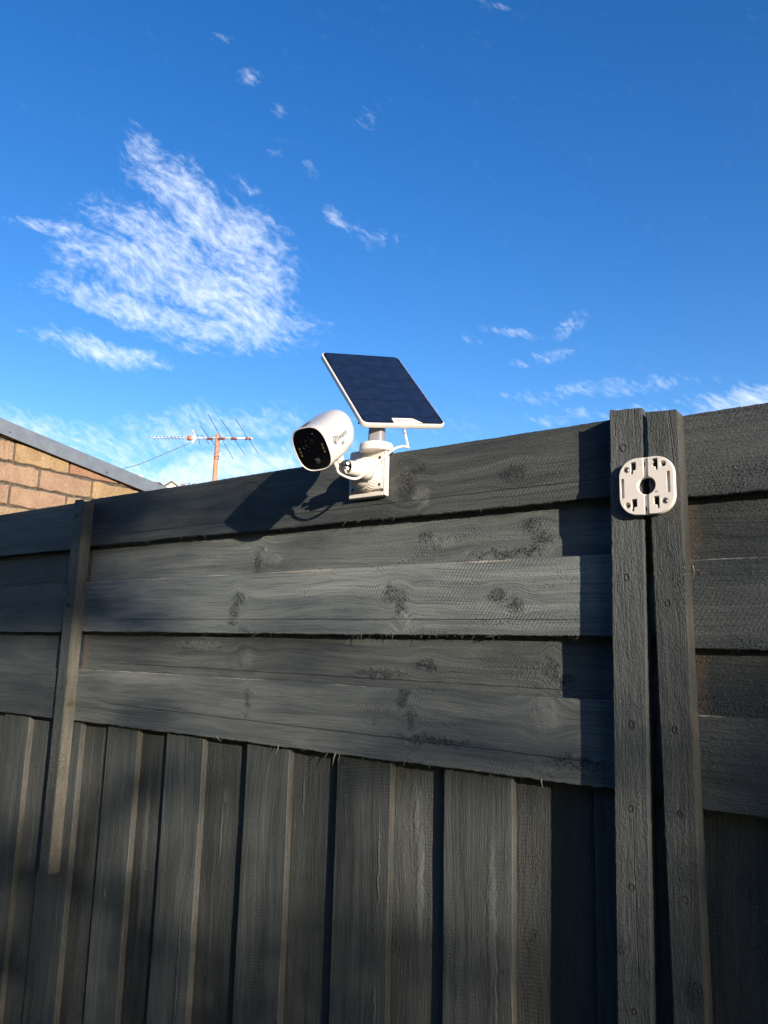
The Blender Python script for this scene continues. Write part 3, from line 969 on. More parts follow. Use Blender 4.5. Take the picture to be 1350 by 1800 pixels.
bm = bmesh.new()
prof = [(.946, .0040), (.950, .0005), (.962, -.0006), (.985, -.0004), (.997, .0010), (1.0, .004), (1.0, .018), (1.0, .045), (1.0, .070), (.992, .086), (.972, .099), (.94, .110), (.885, .1200), (.80, .1290), (.69, .1365), (.55, .1420), (.37, .1460), (.18, .1478), (.05, .1482)]
rings(bm, [sect(s, y, p=2.9 - 0.7 * max(0, (y - .06) / .088)) for s, y in prof], cap0=False)
body = obj('body', fix(bm), [CAMW], SC, smooth=True)
bm = bmesh.new()
rings(bm, [sect(.952, .0060), sect(.950, .0022), sect(.930, .0014), sect(.6, .0012), sect(.05, .0012)], cap0=True)
bmesh.ops.reverse_faces(bm, faces=bm.faces[:])
face = obj('face_glass', fix(bm), [BLACKG], SC)
# lens: rings behind a domed glass
bm = bmesh.new()
lathe(bm, (0, .0016, .0145), (0, -1, 0), ((0, .0215), (.0012, .0212), (.0016, .0200), (.0008, .0192), (.0006, .0130), (.0016, .0125), (.0019, .0112), (.0007, .0100)), 56)
lens = obj('lens_ring', fix(bm), [BLACKG], SC)
bm = bmesh.new()
lathe(bm, (0, .0008, .0145), (0, -1, 0), ((0, .0099), (.0012, .0088), (.0022, .0062), (.0026, .003), (.0027, .0008)), 40)
obj('lens', fix(bm), [BLACKG], SC, smooth=True)
for sx in (1, -1):
    bm = bmesh.new()
    me = flat_shape(rrect(0, 0, .0062, .0285, .0028), [], .0006)
    w = obj('light_window', me, [BLACKG], SC, (sx * .0285, .0010, -.0020))
    w.rotation_euler = (R(90), 0, R(0))
    for k in range(3):
        bm = bmesh.new(); box(bm, -.0019, .0019, -.0026, .0026, 0, .0006, bev=.0003)
        obj('led_chip', fix(bm), [LEDM], w, (0, (k - 1) * .0076, .0005))
bm = bmesh.new()
lathe(bm, (.0035, .0014, -.0265), (0, -1, 0), ((0, .0066), (.0008, .0062), (.0010, .0052), (.0028, .0042), (.0038, .0022), (.0041, .0006)), 32)
obj('motion_sensor', fix(bm), [simple('smoked_sensor_dome', (.03, .03, .035), .12)], SC, smooth=True)
for (lx, lz, r_) in ((.0145, .0315, .0008),):
    bm = bmesh.new(); lathe(bm, (lx, .0013, lz), (0, -1, 0), ((0, r_), (.0004, r_ * .8)), 12)
    obj('status_light', fix(bm), [simple('clear_indicator', (.5, .5, .52), .15)], SC)
# things laid on the curved shell: project flat shapes inwards
bmt = bmesh.new(); bmt.from_mesh(body.data); bvh = BVHTree.FromBMesh(bmt)


def wrap(me, origin, xdir, ydir, lift=.0004):
    xdir = Vector(xdir).normalized(); ydir = Vector(ydir).normalized(); nrm = xdir.cross(ydir)
    for v in me.vertices:
        p = Vector(origin) + xdir * v.co.x + ydir * v.co.y
        h = bvh.ray_cast(p + nrm * .08, -nrm)
        if h[0] is not None:
            v.co = h[0] + nrm * lift
    return me


me = text_mesh('Swann', .0170)
obj('lettering', wrap(me, (0, .0400, -.0050), (0, 1, 0), (0, 0, 1)), [PRINT], body)
me = text_mesh('4K', .0120)
obj('lettering', wrap(me, (0, .0490, -.0195), (0, 1, 0), (0, 0, 1)), [PRINT], body)
em = bpy.data.meshes.new('emblem'); b_ = emblem(.0088); b_.to_mesh(em); b_.free()
obj('emblem', wrap(em, (0, .0310, .0005), (0, 1, 0), (0, 0, 1), .0005), [PRINT], body)
me = flat_shape(rrect(0, 0, .0300, .0120, .0058), [], .0004)
obj('top_button', wrap(me, (-.004, .0200, 0), (0, 1, 0), (-1, 0, 0), .0007), [simple('grey_rubber_button', (.40, .37, .35), .6)], SC)
bmt.free()
# shoe under the body that takes the hinge
bm = bmesh.new()
box(bm, -.010, .010, .060, .096, -.0530, -.0400, bev=.003)
box(bm, -.0075, .0075, .070, .094, -.0640, -.0515, bev=.003)
obj('mounting_shoe', fix(bm), [WHITE], SC)
bm = bmesh.new()
tube(bm, [(.006, .060, -.043), (.006, .056, -.058), (.0062, .055, -.066)], [.0062, .0058, .0045], 20)
obj('cable_socket', fix(bm), [WHITE], SC)

# ------------------------------------------------------------------ cable from camera to panel
c0 = KM @ Vector((.0062, .0555, -.064))
path = [c0, c0 + Vector((.004, .004, -.014)), Vector((-.9885, -.1160, 1.9050)), Vector((-.9790, -.098, 1.9080)), Vector((-.9675, -.0760, 1.9285)), Vector((-.9560, -.0440, 1.9600)), Vector((-.9450, -.0180, 1.9850)), Vector((-.9330, .0000, 1.9935)), Vector((-.9290, .0110, 1.9930)),
        Vector((-.9330, .0180, 1.9960)), Vector((-.9400, .0210, 2.0150)), Vector((-.9478, .0250, 2.0350)), Vector((-.9500, .0262, 2.0440))]
bm = bmesh.new()
tube(bm, smooth_curve(path, 8), .0030, 12)
o = obj('power_cable', fix(bm), [WHITE], None, smooth=True)
o['label'] = 'thin white cable looping from camera across the bracket to the solar panel'; o['category'] = 'cable'
bm = bmesh.new()
tube(bm, [Vector((-.9452, .0238, 2.0280)), Vector((-.9490, .0258, 2.0410))], .0040, 12)
obj('ferrule', fix(bm), [GREYP], o)

# ------------------------------------------------------------------ mounting plate on the paired battens
PX, PZ, PY = -.3915, 1.838, -.0415
MP = thing('mounting_plate', 'round-cornered cream plastic mounting plate with a centre hole on the paired battens', 'mounting plate')
MP.matrix_world = Matrix(((1, 0, 0, PX), (0, 0, -1, PY), (0, 1, 0, PZ), (0, 0, 0, 1)))
PWd, PHt = .0935, .1005
U = 1 / 9700


def pu(u, v):
    return ((u - 637) * U, (603 - v) * U)


def lslot(u0, u1, v0, v1, v2, flip):
    st = 36; u0 -= 9; u1 += 9; v0 -= 9; v1 += 9; v2 += 8
    if not flip:
        return [pu(u0, v0), pu(u1, v0), pu(u1, v1), pu(u0 + st + 4, v1 + 12), pu(u0 + st, v2), pu(u0, v2)]
    return [pu(u0, v0), pu(u1, v0), pu(u1, v2), pu(u1 - st, v2), pu(u1 - st, v1 + 14), pu(u0, v1)]


slots = [lslot(398, 468, 190, 305, 380, False), lslot(755, 825, 165, 280, 348, True), lslot(398, 470, 822, 935, 1012, False), lslot(762, 832, 803, 920, 992, True)]
sh = [pu(920, 265), pu(318, 915)]
outer = rrect(0, 0, PWd, PHt, .0315, 12)
hole = circle2(0, 0, .0150)
thru = [[pu(588, 192), pu(618, 192), pu(618, 268), pu(588, 268)], [pu(594, 955), pu(626, 955), pu(626, 1030), pu(594, 1030)]]
me = flat_shape(outer, [hole] + slots + [circle2(*q, .0028, 16) for q in sh] + thru, .0075, .0008)
obj('base_layer', me, [WHITE], MP, (0, 0, 0))
# front layer: two halves with the channel between them
for sgn in (-1, 1):
    xi = .0039
    pts = []
    oc = [p for p in outer if p[0] * sgn > xi]
    oc = [(p[0] * .985, p[1] * .985) for p in oc]
    oc.sort(key=lambda p: math.atan2(p[1], p[0] * sgn))
    a0 = math.acos(xi / .0158)
    arc = [(sgn * .0158 * math.cos(a0 - 2 * a0 * k / 14), .0158 * math.sin(a0 - 2 * a0 * k / 14)) for k in range(15)]
    ring = [(sgn * xi, -PHt / 2 * .985)] + oc + [(sgn * xi, PHt / 2 * .985)] + arc
    hs_ = [s_ for s_ in slots if s_[0][0] * sgn > 0] + [circle2(*q, .0052, 24) for q in sh if q[0] * sgn > 0]
    rec = [pu(218, 452), pu(270, 452), pu(270, 785), pu(218, 785)] if sgn < 0 else [pu(972, 398), pu(1024, 398), pu(1024, 750), pu(972, 750)]
    scp = [q for q in (pu(312, 310), pu(930, 890)) if q[0] * sgn > 0]
    me = flat_shape(ring, hs_ + [rec] + [circle2(*q, .0054, 24) for q in scp], .0050, .0006)
    obj('front_half', me, [WHITE], MP, (0, 0, .0074))
# tall slim rim at the right side
for (u, v) in ((312, 310), (930, 890)):
    q = pu(u, v)
    bm = bmesh.new()
    lathe(bm, (q[0], q[1], .0070), (0, 0, 1), ((0, .0049), (.0036, .0049), (.0047, .0036), (.0050, .0012)), 24)
    s_ = obj('screw', fix(bm), [SCREW], MP, smooth=False)
    for ang in (20, 110):
        bm = bmesh.new(); box(bm, -.0034, .0034, -.0006, .0006, 0, .0004)
        x_ = obj('cross_slot', fix(bm), [BLACKP], s_, (q[0], q[1], .01195)); x_.rotation_euler = (0, 0, R(ang))
# raised arrows and UP beside the channel
for sgn in (-1, 1):
    me = text_mesh('UP', .0082, .00015)
    obj('embossed_lettering', me, [WHITE], MP, (-.0146 if sgn < 0 else .0048, .0350, .0126))
    bm = bmesh.new()
    cx = -.0098 if sgn < 0 else .0090
    tube(bm, [(cx - .0036, .0430, .0126), (cx, .0462, .0126), (cx + .0036, .0430, .0126)], .0003, 6)
    obj('embossed_arrow', fix(bm), [WHITE], MP)
me = flat_shape(circle2(0, 0, .0021, 16), [circle2(.0003, 0, .0012, 12)], .0003)
obj('moulded_ring', me, [GREYP], MP, (*pu(806, 722), .0124))

# ------------------------------------------------------------------ brick shed behind the left bay
SHX, SHY, RZ = -2.910, 0.100, 2.392      # outer face of the side wall, front corner, rake height there
SLP = -.1515
SHD = thing('brick_shed', 'tan and pink brick building with sloping grey metal roof edge behind the fence', 'building', (SHX, SHY, 0))
MORT, t, b = mat('grey_mortar')
co = t.new('ShaderNodeTexCoord').outputs['Object']
mn = t.noise(co, 60.0, 6.0, 0.7)
t.l.new(t.mix(t.sm(mn, .35, .65), (.050, .045, .040), (.135, .120, .100)), b.inputs['Base Color']); b.inputs['Roughness'].default_value = .95
t.l.new(t.bump(t.noise(co, 180.0, 5.0, .75), 1.0, .004), b.inputs['Normal'])


def brick_mat(name, c1, c2):
    m_, t, b = mat(name)
    co = t.new('ShaderNodeTexCoord').outputs['Object']
    rn_ = t.new('ShaderNodeObjectInfo').outputs['Random']
    p = t.v('ADD', co, t.comb(t.m('MULTIPLY', rn_, 31.0), t.m('MULTIPLY', rn_, 17.0), 0))
    a = t.noise(p, 14.0, 5.0, .6); f = t.noise(p, 170.0, 4.0, .7)
    c = t.mix(t.sm(a, .32, .68), c1, c2)
    c = t.mix(t.m('MULTIPLY', t.sm(f, .48, .68), .65), c, tuple(v * .40 for v in c1))
    c = t.mix(t.m('MULTIPLY', t.sm(t.noise(p, 33.0, 3.0), .60, .75), .4), c, (.46, .40, .33))
    t.l.new(c, b.inputs['Base Color']); b.inputs['Roughness'].default_value = .9
    h = t.m('ADD', t.m('MULTIPLY', f, .7), t.m('MULTIPLY', t.noise(p, 420.0, 2.0, .6), .3))
    h = t.m('SUBTRACT', h, t.m('MULTIPLY', t.sm(t.voro(p, 130.0), .20, .05), .8))
    t.l.new(t.bump(h, .9, .0025), b.inputs['Normal'])
    return m_


BRK = [brick_mat('tan_brick', (.29, .190, .096), (.40, .275, .150)), brick_mat('pink_brick', (.29, .185, .118), (.37, .245, .160)), brick_mat('buff_brick', (.30, .21, .122), (.37, .265, .165)), brick_mat('red_brick', (.29, .155, .095), (.35, .205, .13))]


def rake(y):
    return RZ + SLP * y


# core of the walls (mortar), as a prism under the rake
bm = bmesh.new()
LEN, WID = 6.0, 6.5
pts = [(0, 0), (LEN, 0), (LEN, rake(LEN) - .01), (0, rake(0) - .01)]
loops = [[Vector((x_, y_, z_)) for (y_, z_) in pts] for x_ in (-.0085, -WID)]
rings(bm, loops)
obj('wall', fix(bm), [MORT], SHD)
rb = random.Random(21)
CH, CLN = .086, .240
z_top = 2.2385            # a bed joint
pick = {(0, -1): 1, (0, 0): 0, (0, 1): 3, (0, 2): 3, (-1, -1): 1, (-1, 0): 1, (-1, 1): 0, (-1, 2): 2, (-2, -1): 1, (-2, 0): 1, (-2, 1): 2, (-2, 2): 0, (-3, 0): 1, (-3, 1): 1}
rest = bmesh.new()
for r_ in range(1, -27, -1):
    zb = z_top + CH * r_ + .005; zt = zb + CH - .010
    for k in range(-1, 25):
        ya = .069 - SHY + .10 + k * CLN + (0 if r_ % 2 == 0 else .1135) - .069 + .069
        ya += .005; yb = ya + CLN - .010
        ya, yb = max(ya, .0), min(yb, LEN)
        if yb - ya < .03:
            continue
        ja = rb.uniform(-.0015, .0015)
        tops = (min(zt, rake(ya) - .018), min(zt, rake(yb) - .018))
        if max(tops) - zb < .006:
            continue
        ymax = yb
        if tops[1] <= zb + .002:
            ymax = ya + (yb - ya) * (tops[0] - zb - .002) / max(1e-6, (tops[0] - tops[1])); tops = (tops[0], zb + .002)
        if ymax - ya < .015:
            continue
        near = r_ >= -6 and k <= 5
        q = bmesh.new() if near else rest
        N = 9 if near else 1
        dep = rb.uniform(-.0015, .0015)
        loops = []
        for i in range(N + 1):
            u = i / N; y_ = ya + (ymax - ya) * u
            zl = zb + (rb.uniform(-.0034, .0030) if near else 0); zh = tops[0] + (tops[1] - tops[0]) * u + (rb.uniform(-.0030, .0034) if near else 0)
            if near and (i in (0, N)):
                zl += .002; zh -= .002
            zh = max(zh, zl + .001)
            e = min(.0035, (zh - zl) * .3)
            d = dep + (rb.uniform(-.001, .001) if near else 0)
            loops.append([Vector((-.030, y_, zl)), Vector((-.0035 + d, y_, zl)), Vector((d, y_, zl + e)), Vector((d, y_, zh - e)), Vector((-.0035 + d, y_, zh)), Vector((-.030, y_, zh))])
        rings(q, loops)
        if near:
            ci = pick.get((r_, k), rb.choice((0, 1, 1, 2, 0)))
            obj('brick', fix(q), [BRK[ci]], SHD)
o = obj('brick_courses', fix(rest), [BRK[0]], SHD); o['kind'] = 'stuff'
# folded metal edge along the rake
FT, FB, OUT = .000, -.0560, .022
bm = bmesh.new()
def fold(y0, y1, out):
    loops = []
    for y_ in (y0, y1):
        z_ = rake(y_)
        prof_ = [(-.20, z_ + .003), (out - .002, z_ + .003), (out, z_ + .001), (out, z_ + FB), (out - .006, z_ + FB - .001), (out - .006, z_ + FB + .001), (out - .0016, z_ + FB + .0015), (out - .0016, z_ - .001), (-.20, z_ + .0008)]
        loops.append([Vector((a, y_, c_)) for a, c_ in prof_])
    rings(bm, loops)
fold(-.14, .235, OUT + .0012); fold(.205, LEN + .1, OUT)
obj('roof_edge_flashing', fix(bm), [STEEL], SHD)
for y_, dz in ((.030, -.036), (.472, -.040), (.92, -.036), (1.40, -.036)):
    bm = bmesh.new(); lathe(bm, (OUT + .001, y_, rake(y_) + dz), (1, 0, 0), ((0, .0052), (.0016, .0052), (.0017, .0034), (.0048, .0032), (.0055, .002)), 12)
    obj('screw', fix(bm), [simple('dull_roof_screw', (.16, .17, .18), .5, metal=.4) if y_ < .1 else bpy.data.materials['dull_roof_screw']], SHD)
# corrugated roof sheet
bm = bmesh.new()
vl = []
NX = 400
for y_ in (-.12, LEN + .15):
    vl.append([bm.verts.new((-.19 - (WID - .1) * k / NX, y_, rake(y_) - .004 + .006 * math.sin(k * 1.3))) for k in range(NX + 1)])
for k in range(NX):
    bm.faces.new((vl[0][k], vl[0][k + 1], vl[1][k + 1], vl[1][k]))
g = bmesh.ops.extrude_face_region(bm, geom=bm.faces[:])
for v in [q for q in g['geom'] if isinstance(q, bmesh.types.BMVert)]:
    v.co.z -= .0012
obj('roof_sheet', fix(bm), [STEEL], SHD)

# white cowl on the shed roof
VP = thing('vent_pipe', 'small white rounded vent cowl peeking above the sloping metal roof edge', 'roof vent', (-4.16, 1.667, 2.13))
bm = bmesh.new(); tube(bm, [(0, 0, 0), (0, 0, .475)], .016, 16)
obj('pipe', fix(bm), [CAMW], VP)
bm = bmesh.new(); lathe(bm, (0, 0, .465), (0, 0, 1), ((0, .016), (.004, .0235), (.018, .0245), (.032, .021), (.040, .012), (.043, .002)), 24)
obj('cowl', fix(bm), [CAMW], VP, smooth=True)

# ------------------------------------------------------------------ television aerial on the shed roof
AN = thing('tv_antenna', 'rooftop television aerial with white boom and long rods on an orange mast', 'antenna', (-6.765, 4.560, 1.66))


def A3(p):
    return Vector(p) - Vector((-6.765, 4.560, 1.66))


mt = A3((-6.741, 4.560, 4.00))
bm = bmesh.new(); tube(bm, [(0, 0, 0), A3((-6.750, 4.560, 3.4)), mt], .026, 16)
obj('mast', fix(bm), [ORANGE], AN)
bm = bmesh.new(); tube(bm, [A3((-6.742, 4.560, 3.70)), A3((-6.742, 4.560, 3.735))], .032, 16)
obj('mast_clamp', fix(bm), [simple('rusty_clamp', (.28, .10, .06), .7)], AN)
b0 = A3((-7.338, 4.090, 3.935)); b1 = A3((-6.391, 4.778, 3.955)); bv = (b1 - b0).normalized()
WHITEM = simple('white_antenna_boom', (.80, .78, .75), .4, var=.03)
bm = bmesh.new(); tube(bm, [b0 + (b1 - b0) * .36, b1], .0165, 12)
obj('boom', fix(bm), [WHITEM], AN)
bm = bmesh.new(); tube(bm, [b0, b0 + (b1 - b0) * .40], .009, 10)
obj('front_boom', fix(bm), [WHITEM], AN)
ev = Vector((-6.068, 3.811, 0)) - Vector((-7.3, 5.334, 0)); ev.normalize()
for i, (near, far) in enumerate((((-6.068, 3.811, 3.944), (-7.3, 5.334, 3.944)), ((-6.111, 4.033, 3.947), (-7.02, 5.275, 3.947)), ((-5.947, 4.076, 3.951), (-6.858, 5.355, 3.951)), ((-6.475, 4.058, 3.94), (-7.134, 4.949, 3.94)), ((-6.764, 4.266, 3.937), (-7.103, 4.611, 3.937)), ((-6.742, 4.314, 3.939), (-6.976, 4.633, 3.939)))):
    bm = bmesh.new(); tube(bm, [A3(near), A3(far)], .0034, 8)
    rod = obj('element_rod', fix(bm), [THINW], AN)
    if i < 4:
        # where the rod crosses the boom
        p0, d0 = A3(near), (A3(far) - A3(near))
        s_ = ((b0 - p0).cross(bv)).dot(d0.cross(bv)) / d0.cross(bv).length_squared
        cp = p0 + d0 * s_
        bm = bmesh.new(); q = .034
        tube(bm, [cp - bv * q, cp + bv * q], .023, 10)
        obj('insulator', fix(bm), [bpy.data.materials['rusty_clamp']], rod)
for k in range(10):
    c_ = b0 + (b1 - b0) * (.012 + .036 * k)
    bm = bmesh.new(); tube(bm, [c_ + ev * .085 + Vector((0, 0, .0)), c_ - ev * .085], .0040, 6)
    obj('director_rod', fix(bm), [WHITEM], AN)
bm = bmesh.new()
c_ = b0 + (b1 - b0) * .375
box(bm, c_.x - .027, c_.x + .027, c_.y - .025, c_.y + .025, c_.z - .028, c_.z + .025, bev=.010)
obj('balun_box', fix(bm), [simple('faded_red_plastic', (.55, .16, .10), .5)], AN)
for sz in (1, -1):
    bm = bmesh.new()
    c2 = b0 + (b1 - b0) * .425
    tube(bm, [c2 + Vector((0, 0, .02 * sz)), c2 + Vector((0, 0, .075 * sz)) - bv * .02 + ev * .05], .014, 10)
    obj('reflector_arm', fix(bm), [WHITEM], AN)
bm = bmesh.new()
w0 = b0 + (b1 - b0) * .40 + Vector((0, 0, -.05)); w1 = A3((-7.95, 3.76, 3.40)); w2 = A3((-10.0, 2.5, 2.10))
tube(bm, smooth_curve([w0, w0.lerp(w1, .5) + Vector((0, 0, -.012)), w1, w2], 6), .0042, 8)
obj('guy_wire', fix(bm), [DARKC], AN)

# ------------------------------------------------------------------ house on the far hill
HS = thing('far_house', 'tiny distant gabled house with cream gable and brown roof just above the fence top', 'house', (-119.9, 92.9, 27.2))
hx = Vector((.811, .584, 0)); hy = Vector((-.584, .811, 0))
HMx = Matrix((hx, hy, Vector((0, 0, 1)))).transposed().to_4x4(); HMx.translation = (-119.9, 92.9, 27.2)
HS.matrix_world = HMx
bm = bmesh.new()
g_ = [(-2.3, 0), (2.3, 0), (2.3, 3.9), (0, 5.55), (-2.3, 3.9)]
rings(bm, [[Vector((a, 0, c_)) for a, c_ in g_], [Vector((a, 9, c_)) for a, c_ in g_]])
obj('wall', fix(bm), [simple('cream_render', (.66, .60, .50), .8, var=.05)], HS)
ROOFM = simple('brown_roof_tile', (.16, .10, .07), .85, var=.25, scale=4)
for sx in (1, -1):
    bm = bmesh.new()
    rings(bm, [[Vector((0, y_, 5.90)), Vector((sx * 2.9, y_, 3.80)), Vector((sx * 2.9, y_, 3.60)), Vector((0, y_, 5.62))] for y_ in (-.25, 9.2)])
    obj('roof', fix(bm), [ROOFM], HS)
bm = bmesh.new(); box(bm, -.45, .45, -.06, .05, 3.55, 4.55)
wn = obj('window', fix(bm), [simple('brown_window_frame', (.30, .18, .10), .6)], HS)
bm = bmesh.new(); box(bm, -.36, .36, -.08, -.055, 3.64, 4.46)
obj('pane', fix(bm), [simple('dim_window_glass', (.08, .09, .10), .1)], wn)
bm = bmesh.new(); box(bm, .9, 1.5, 3, 3.7, 4.6, 6.0)
obj('chimney', fix(bm), [BRK[3]], HS)
HS2 = thing('far_house', 'tiny distant pinkish brick house roof to the left of the cream gable', 'house')
HM2 = HMx.copy(); HM2.translation = Vector((-119.9, 92.9, 26.5)) + hx * -2.5 + hy * -4.0
HS2.matrix_world = HM2
bm = bmesh.new()
g_ = [(-1.7, 0), (1.2, 0), (1.2, 4.6), (.4, 5.15), (-.9, 5.15), (-1.7, 4.6)]
rings(bm, [[Vector((a, 0, c_)) for a, c_ in g_], [Vector((a, 5, c_)) for a, c_ in g_]])
obj('wall', fix(bm), [simple('pink_brick_far', (.46, .28, .20), .9)], HS2)
bm = bmesh.new(); box(bm, -1.9, 1.4, -.2, 5.2, 5.15, 5.4)
obj('roof', fix(bm), [ROOFM], HS2)


# ------------------------------------------------------------------ trees
LEAFM = simple('olive_leaf', (.060, .080, .030), .6, var=.35, scale=3)
DRYL = simple('brown_scrub_leaf', (.12, .09, .055), .8, var=.35, scale=2)
BARKM = simple('grey_brown_bark', (.13, .10, .075), .9, var=.35, scale=8, bump=.01, bscale=25)


def leafy(bm, c, size, rn):
    n_ = Vector((rn.gauss(0, 1), rn.gauss(0, 1), rn.gauss(0, 1))).normalized()
    x_, y_ = frame_of(n_)
    a = rn.uniform(0, 6.28); u = x_ * math.cos(a) + y_ * math.sin(a); v = n_.cross(u)
    l, w = size * rn.uniform(.7, 1.3), size * rn.uniform(.3, .5)
    vs_ = [bm.verts.new(c + u * l * p + v * w * q + n_ * w * .25 * abs(q)) for p, q in ((-.5, 0), (0, -.5), (.5, 0), (0, .5))]
    bm.faces.new(vs_)


def limb(pts, r0, r1, nm, parent):
    bm = bmesh.new(); c_ = smooth_curve(pts, 4)
    tube(bm, c_, [r0 + (r1 - r0) * i / (len(c_) - 1) for i in range(len(c_))], 10)
    return obj(nm, fix(bm), [BARKM], parent, smooth=True)


def bump2(x, z, cx, cz, rx, rz):
    d = ((x - cx) / rx) ** 2 + ((z - cz) / rz) ** 2
    return math.exp(-d)


def sstep(a, b, v):
    u = min(1, max(0, (v - a) / (b - a)))
    return u * u * (3 - 2 * u)


def shade(x, z):
    """how dense the foliage is along the sun ray that ends at (x, z) on the fence"""
    d = .16 * sstep(1.50, 1.28, z) + (.50 if x > -1.3 else .34) * sstep(1.18, .66, z)
    d += .50 * sstep(-1.62, -2.15, x) * sstep(1.50, 1.62, z) + .55 * bump2(x, z, -1.85, 1.95, .60, .10) + .55 * bump2(x, z, -2.6, 1.78, .45, .28)
    d += .25 * sstep(-.45, -.25, x) * sstep(1.98, 1.80, z) + .62 * sstep(-.52, -.20, x + (1.3 - z) * .35) * sstep(1.75, 1.25, z)
    d += .40 * bump2(x, z, -.78, 1.53, .40, .055) + .45 * bump2(x, z, -2.0, 1.655, .25, .06) + .45 * bump2(x, z, -.75, 1.36, .45, .07)
    d += .30 * bump2(x, z, -1.3, 1.62, .35, .035) + .45 * bump2(x, z, -1.75, 1.60, .30, .045) + .40 * bump2(x, z, -1.05, 1.10, .07, .14) + .35 * bump2(x, z, -1.45, .95, .08, .16) + .45 * bump2(x, z, -1.9, 1.05, .06, .12)
    d += .52 * bump2(x, z, -2.05, .88, .30, .075) + .40 * bump2(x, z, -1.75, 1.19, .16, .10) + .3 * bump2(x, z, -1.75, 1.36, .4, .05)
    d -= .65 * bump2(x, z, -1.62, 1.00, .20, .14) + .62 * bump2(x, z, -.83, 1.17, .17, .09) + .55 * bump2(x, z, -2.25, 1.16, .22, .11)
    d -= .50 * bump2(x, z, -1.78, .72, .12, .14) + .35 * bump2(x, z, -1.25, 1.14, .10, .12) + .25 * bump2(x, z, -.65, 1.10, .06, .12)
    if z > 1.88 and x > -1.25:
        d *= sstep(1.93, 1.86, z)
    if z > 2.02:
        d *= .0
    return max(0.0, min(.965, d))


rt = random.Random(99)
TX = (-3.2, -1.75, -.35, 1.2)
TREES = []
tree_names = ('first', 'second', 'third', 'fourth')
for i, tx in enumerate(TX):  # unseen trees, crowns shaped to cast dappled shade on the fence
    base = Vector((tx, 0, 0)) + SUN * 14.0
    lab = ('unseen olive tree across the yard, crown shaped to dapple the fence, farthest along the row from the brick house', 'unseen olive tree across the yard, crown shaped to dapple the fence, next to the end of the row', 'unseen olive tree across the yard, crown shaped to dapple the fence, second in the row from the house', 'unseen olive tree across the yard, crown shaped to dapple the fence, standing closest to the brick house')[3 - i]
    TR = thing('unseen_shade_tree', lab, 'tree', (base.x, base.y, 0), 'unseen shade trees across the yard')
    limb([(0, 0, -.1), (.05, .03, 1.0), (-.04, .05, 2.0), (.03, 0, 3.0), (0, .02, 4.0)], .13, .03, 'trunk', TR)
    for k in range(7):
        a = rt.uniform(0, 6.28); h_ = rt.uniform(1.4, 2.9); l_ = rt.uniform(.6, 1.1)
        limb([(0, .03, h_), (math.cos(a) * l_ * .5, math.sin(a) * l_ * .5, h_ + .3), (math.cos(a) * l_, math.sin(a) * l_, h_ + rt.uniform(.4, .9))], .045, .010, 'branch', TR)
    TREES.append((TR, bmesh.new()))
LS = .105
area = 7.0 * 3.6 * abs(SUN.y)                     # area facing the sun that the crowns may fill
ncand = int(area / (LS * .9 * LS * .4 * .5 * .5) * 3.4 * 1.7)
for k in range(ncand):
    x, z = rt.uniform(-4.6, 2.4), rt.uniform(-1.3, 2.3)
    if z > .45:
        d = shade(x, z)
    else:
        d = .93
    tau = -math.log(1 - d)
    if rt.random() > tau / 3.4:
        continue
    u = rt.gauss(14.0, .9)
    p = Vector((x, 0, z)) + SUN * u
    i = min(range(4), key=lambda q: abs(TX[q] - x))
    leafy(TREES[i][1], p - TREES[i][0].location, LS, rt)
for TR, b_ in TREES:
    obj('crown', b_, [LEAFM], TR)

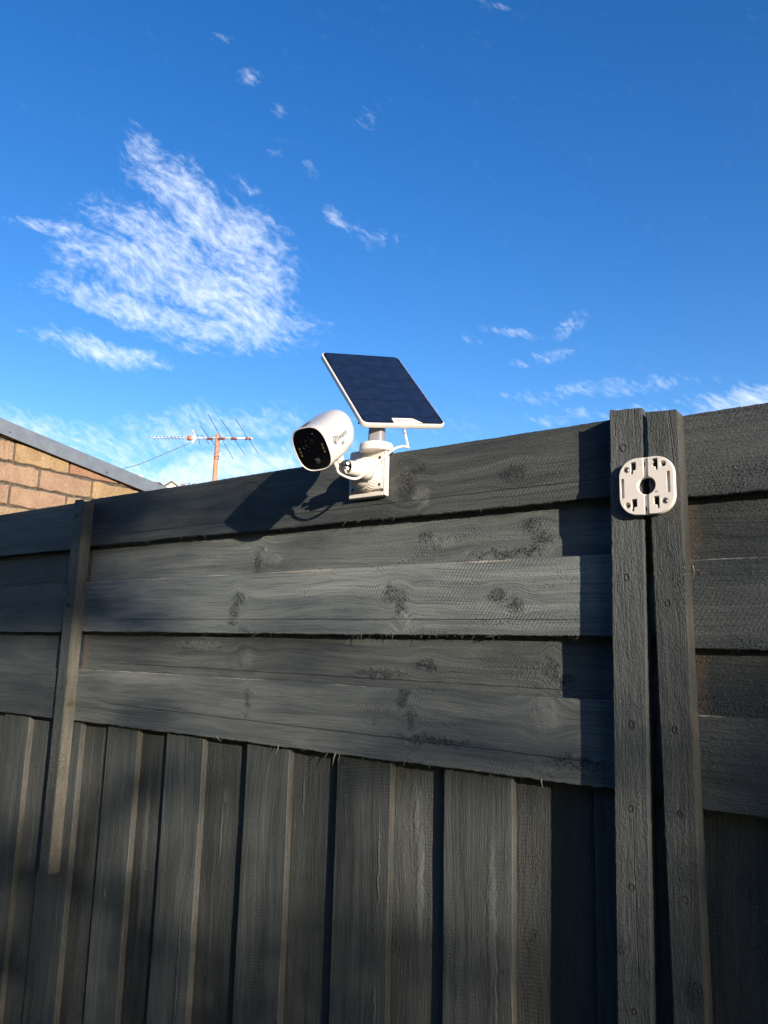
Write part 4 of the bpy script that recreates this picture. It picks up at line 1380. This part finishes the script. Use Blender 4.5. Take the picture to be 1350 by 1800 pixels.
# scrub round the far houses
for i, (dx, dy, sc) in enumerate(((3.6, 1.5, 1.0), (5.2, 3.0, .8), (-1.9, -1.0, .55))):
    c_ = Vector((-119.9, 92.9, 27.0)) + hx * dx + hy * dy
    TR = thing('bare_tree', ('brown scrubby tree beside the tiny cream gabled house on its right', 'brown scrubby tree farther right of the tiny cream gabled house', 'brown scrubby bush between the two tiny far houses')[i], 'tree', c_, 'scrub by the far houses')
    limb([(0, 0, -.4), (.1, 0, 2.0), (0, .1, 4.2)], .16, .04, 'trunk', TR)
    b_ = bmesh.new()
    for k in range(260):
        v = Vector((rt.gauss(0, 1), rt.gauss(0, 1), rt.gauss(0, .8)))
        leafy(b_, Vector((0, 0, 4.3 * sc + .6)) + v * .75 * sc, .42, rt)
    obj('crown', b_, [DRYL], TR)

# ------------------------------------------------------------------ unseen house, added across the yard to block sky light from the fence
HO = thing('unseen_brick_house', 'long dark brick house, unseen, added across the yard to block sky light from the fence', 'house', (-3.0, -9.0, 0))
DBR = brick_mat('dark_brown_brick', (.10, .060, .045), (.16, .095, .070))
bm = bmesh.new(); box(bm, -9.5, 6.0, -4.0, 4.6, 0, 3.9)
obj('wall', fix(bm), [DBR], HO)
for y0, y1 in ((5.0, .3), (-4.4, .3)):
    bm = bmesh.new()
    rings(bm, [[Vector((x_, y0, 3.82)), Vector((x_, y1, 5.9)), Vector((x_, y1, 6.0)), Vector((x_, y0, 3.95))] for x_ in (-9.9, 6.4)])
    obj('roof', fix(bm), [ROOFM], HO)
for x_ in (-6.5, -2.0, 2.5):
    bm = bmesh.new(); box(bm, x_ - .8, x_ + .8, 4.58, 4.66, 1.0, 2.3, bev=.01)
    w_ = obj('window', fix(bm), [bpy.data.materials['brown_window_frame']], HO)
    bm = bmesh.new(); box(bm, x_ - .7, x_ + .7, 4.655, 4.672, 1.1, 2.2)
    obj('pane', fix(bm), [bpy.data.materials['dim_window_glass']], w_)
bm = bmesh.new(); box(bm, 4.0, 4.9, 4.58, 4.65, .05, 2.1, bev=.01)
d_ = obj('door', fix(bm), [bpy.data.materials['brown_window_frame']], HO)
bm = bmesh.new(); lathe(bm, (4.8, 4.65, 1.05), (0, 1, 0), ((0, .02), (.03, .012), (.05, .03), (.07, .02)), 12)
obj('handle', fix(bm), [SCREW], d_)
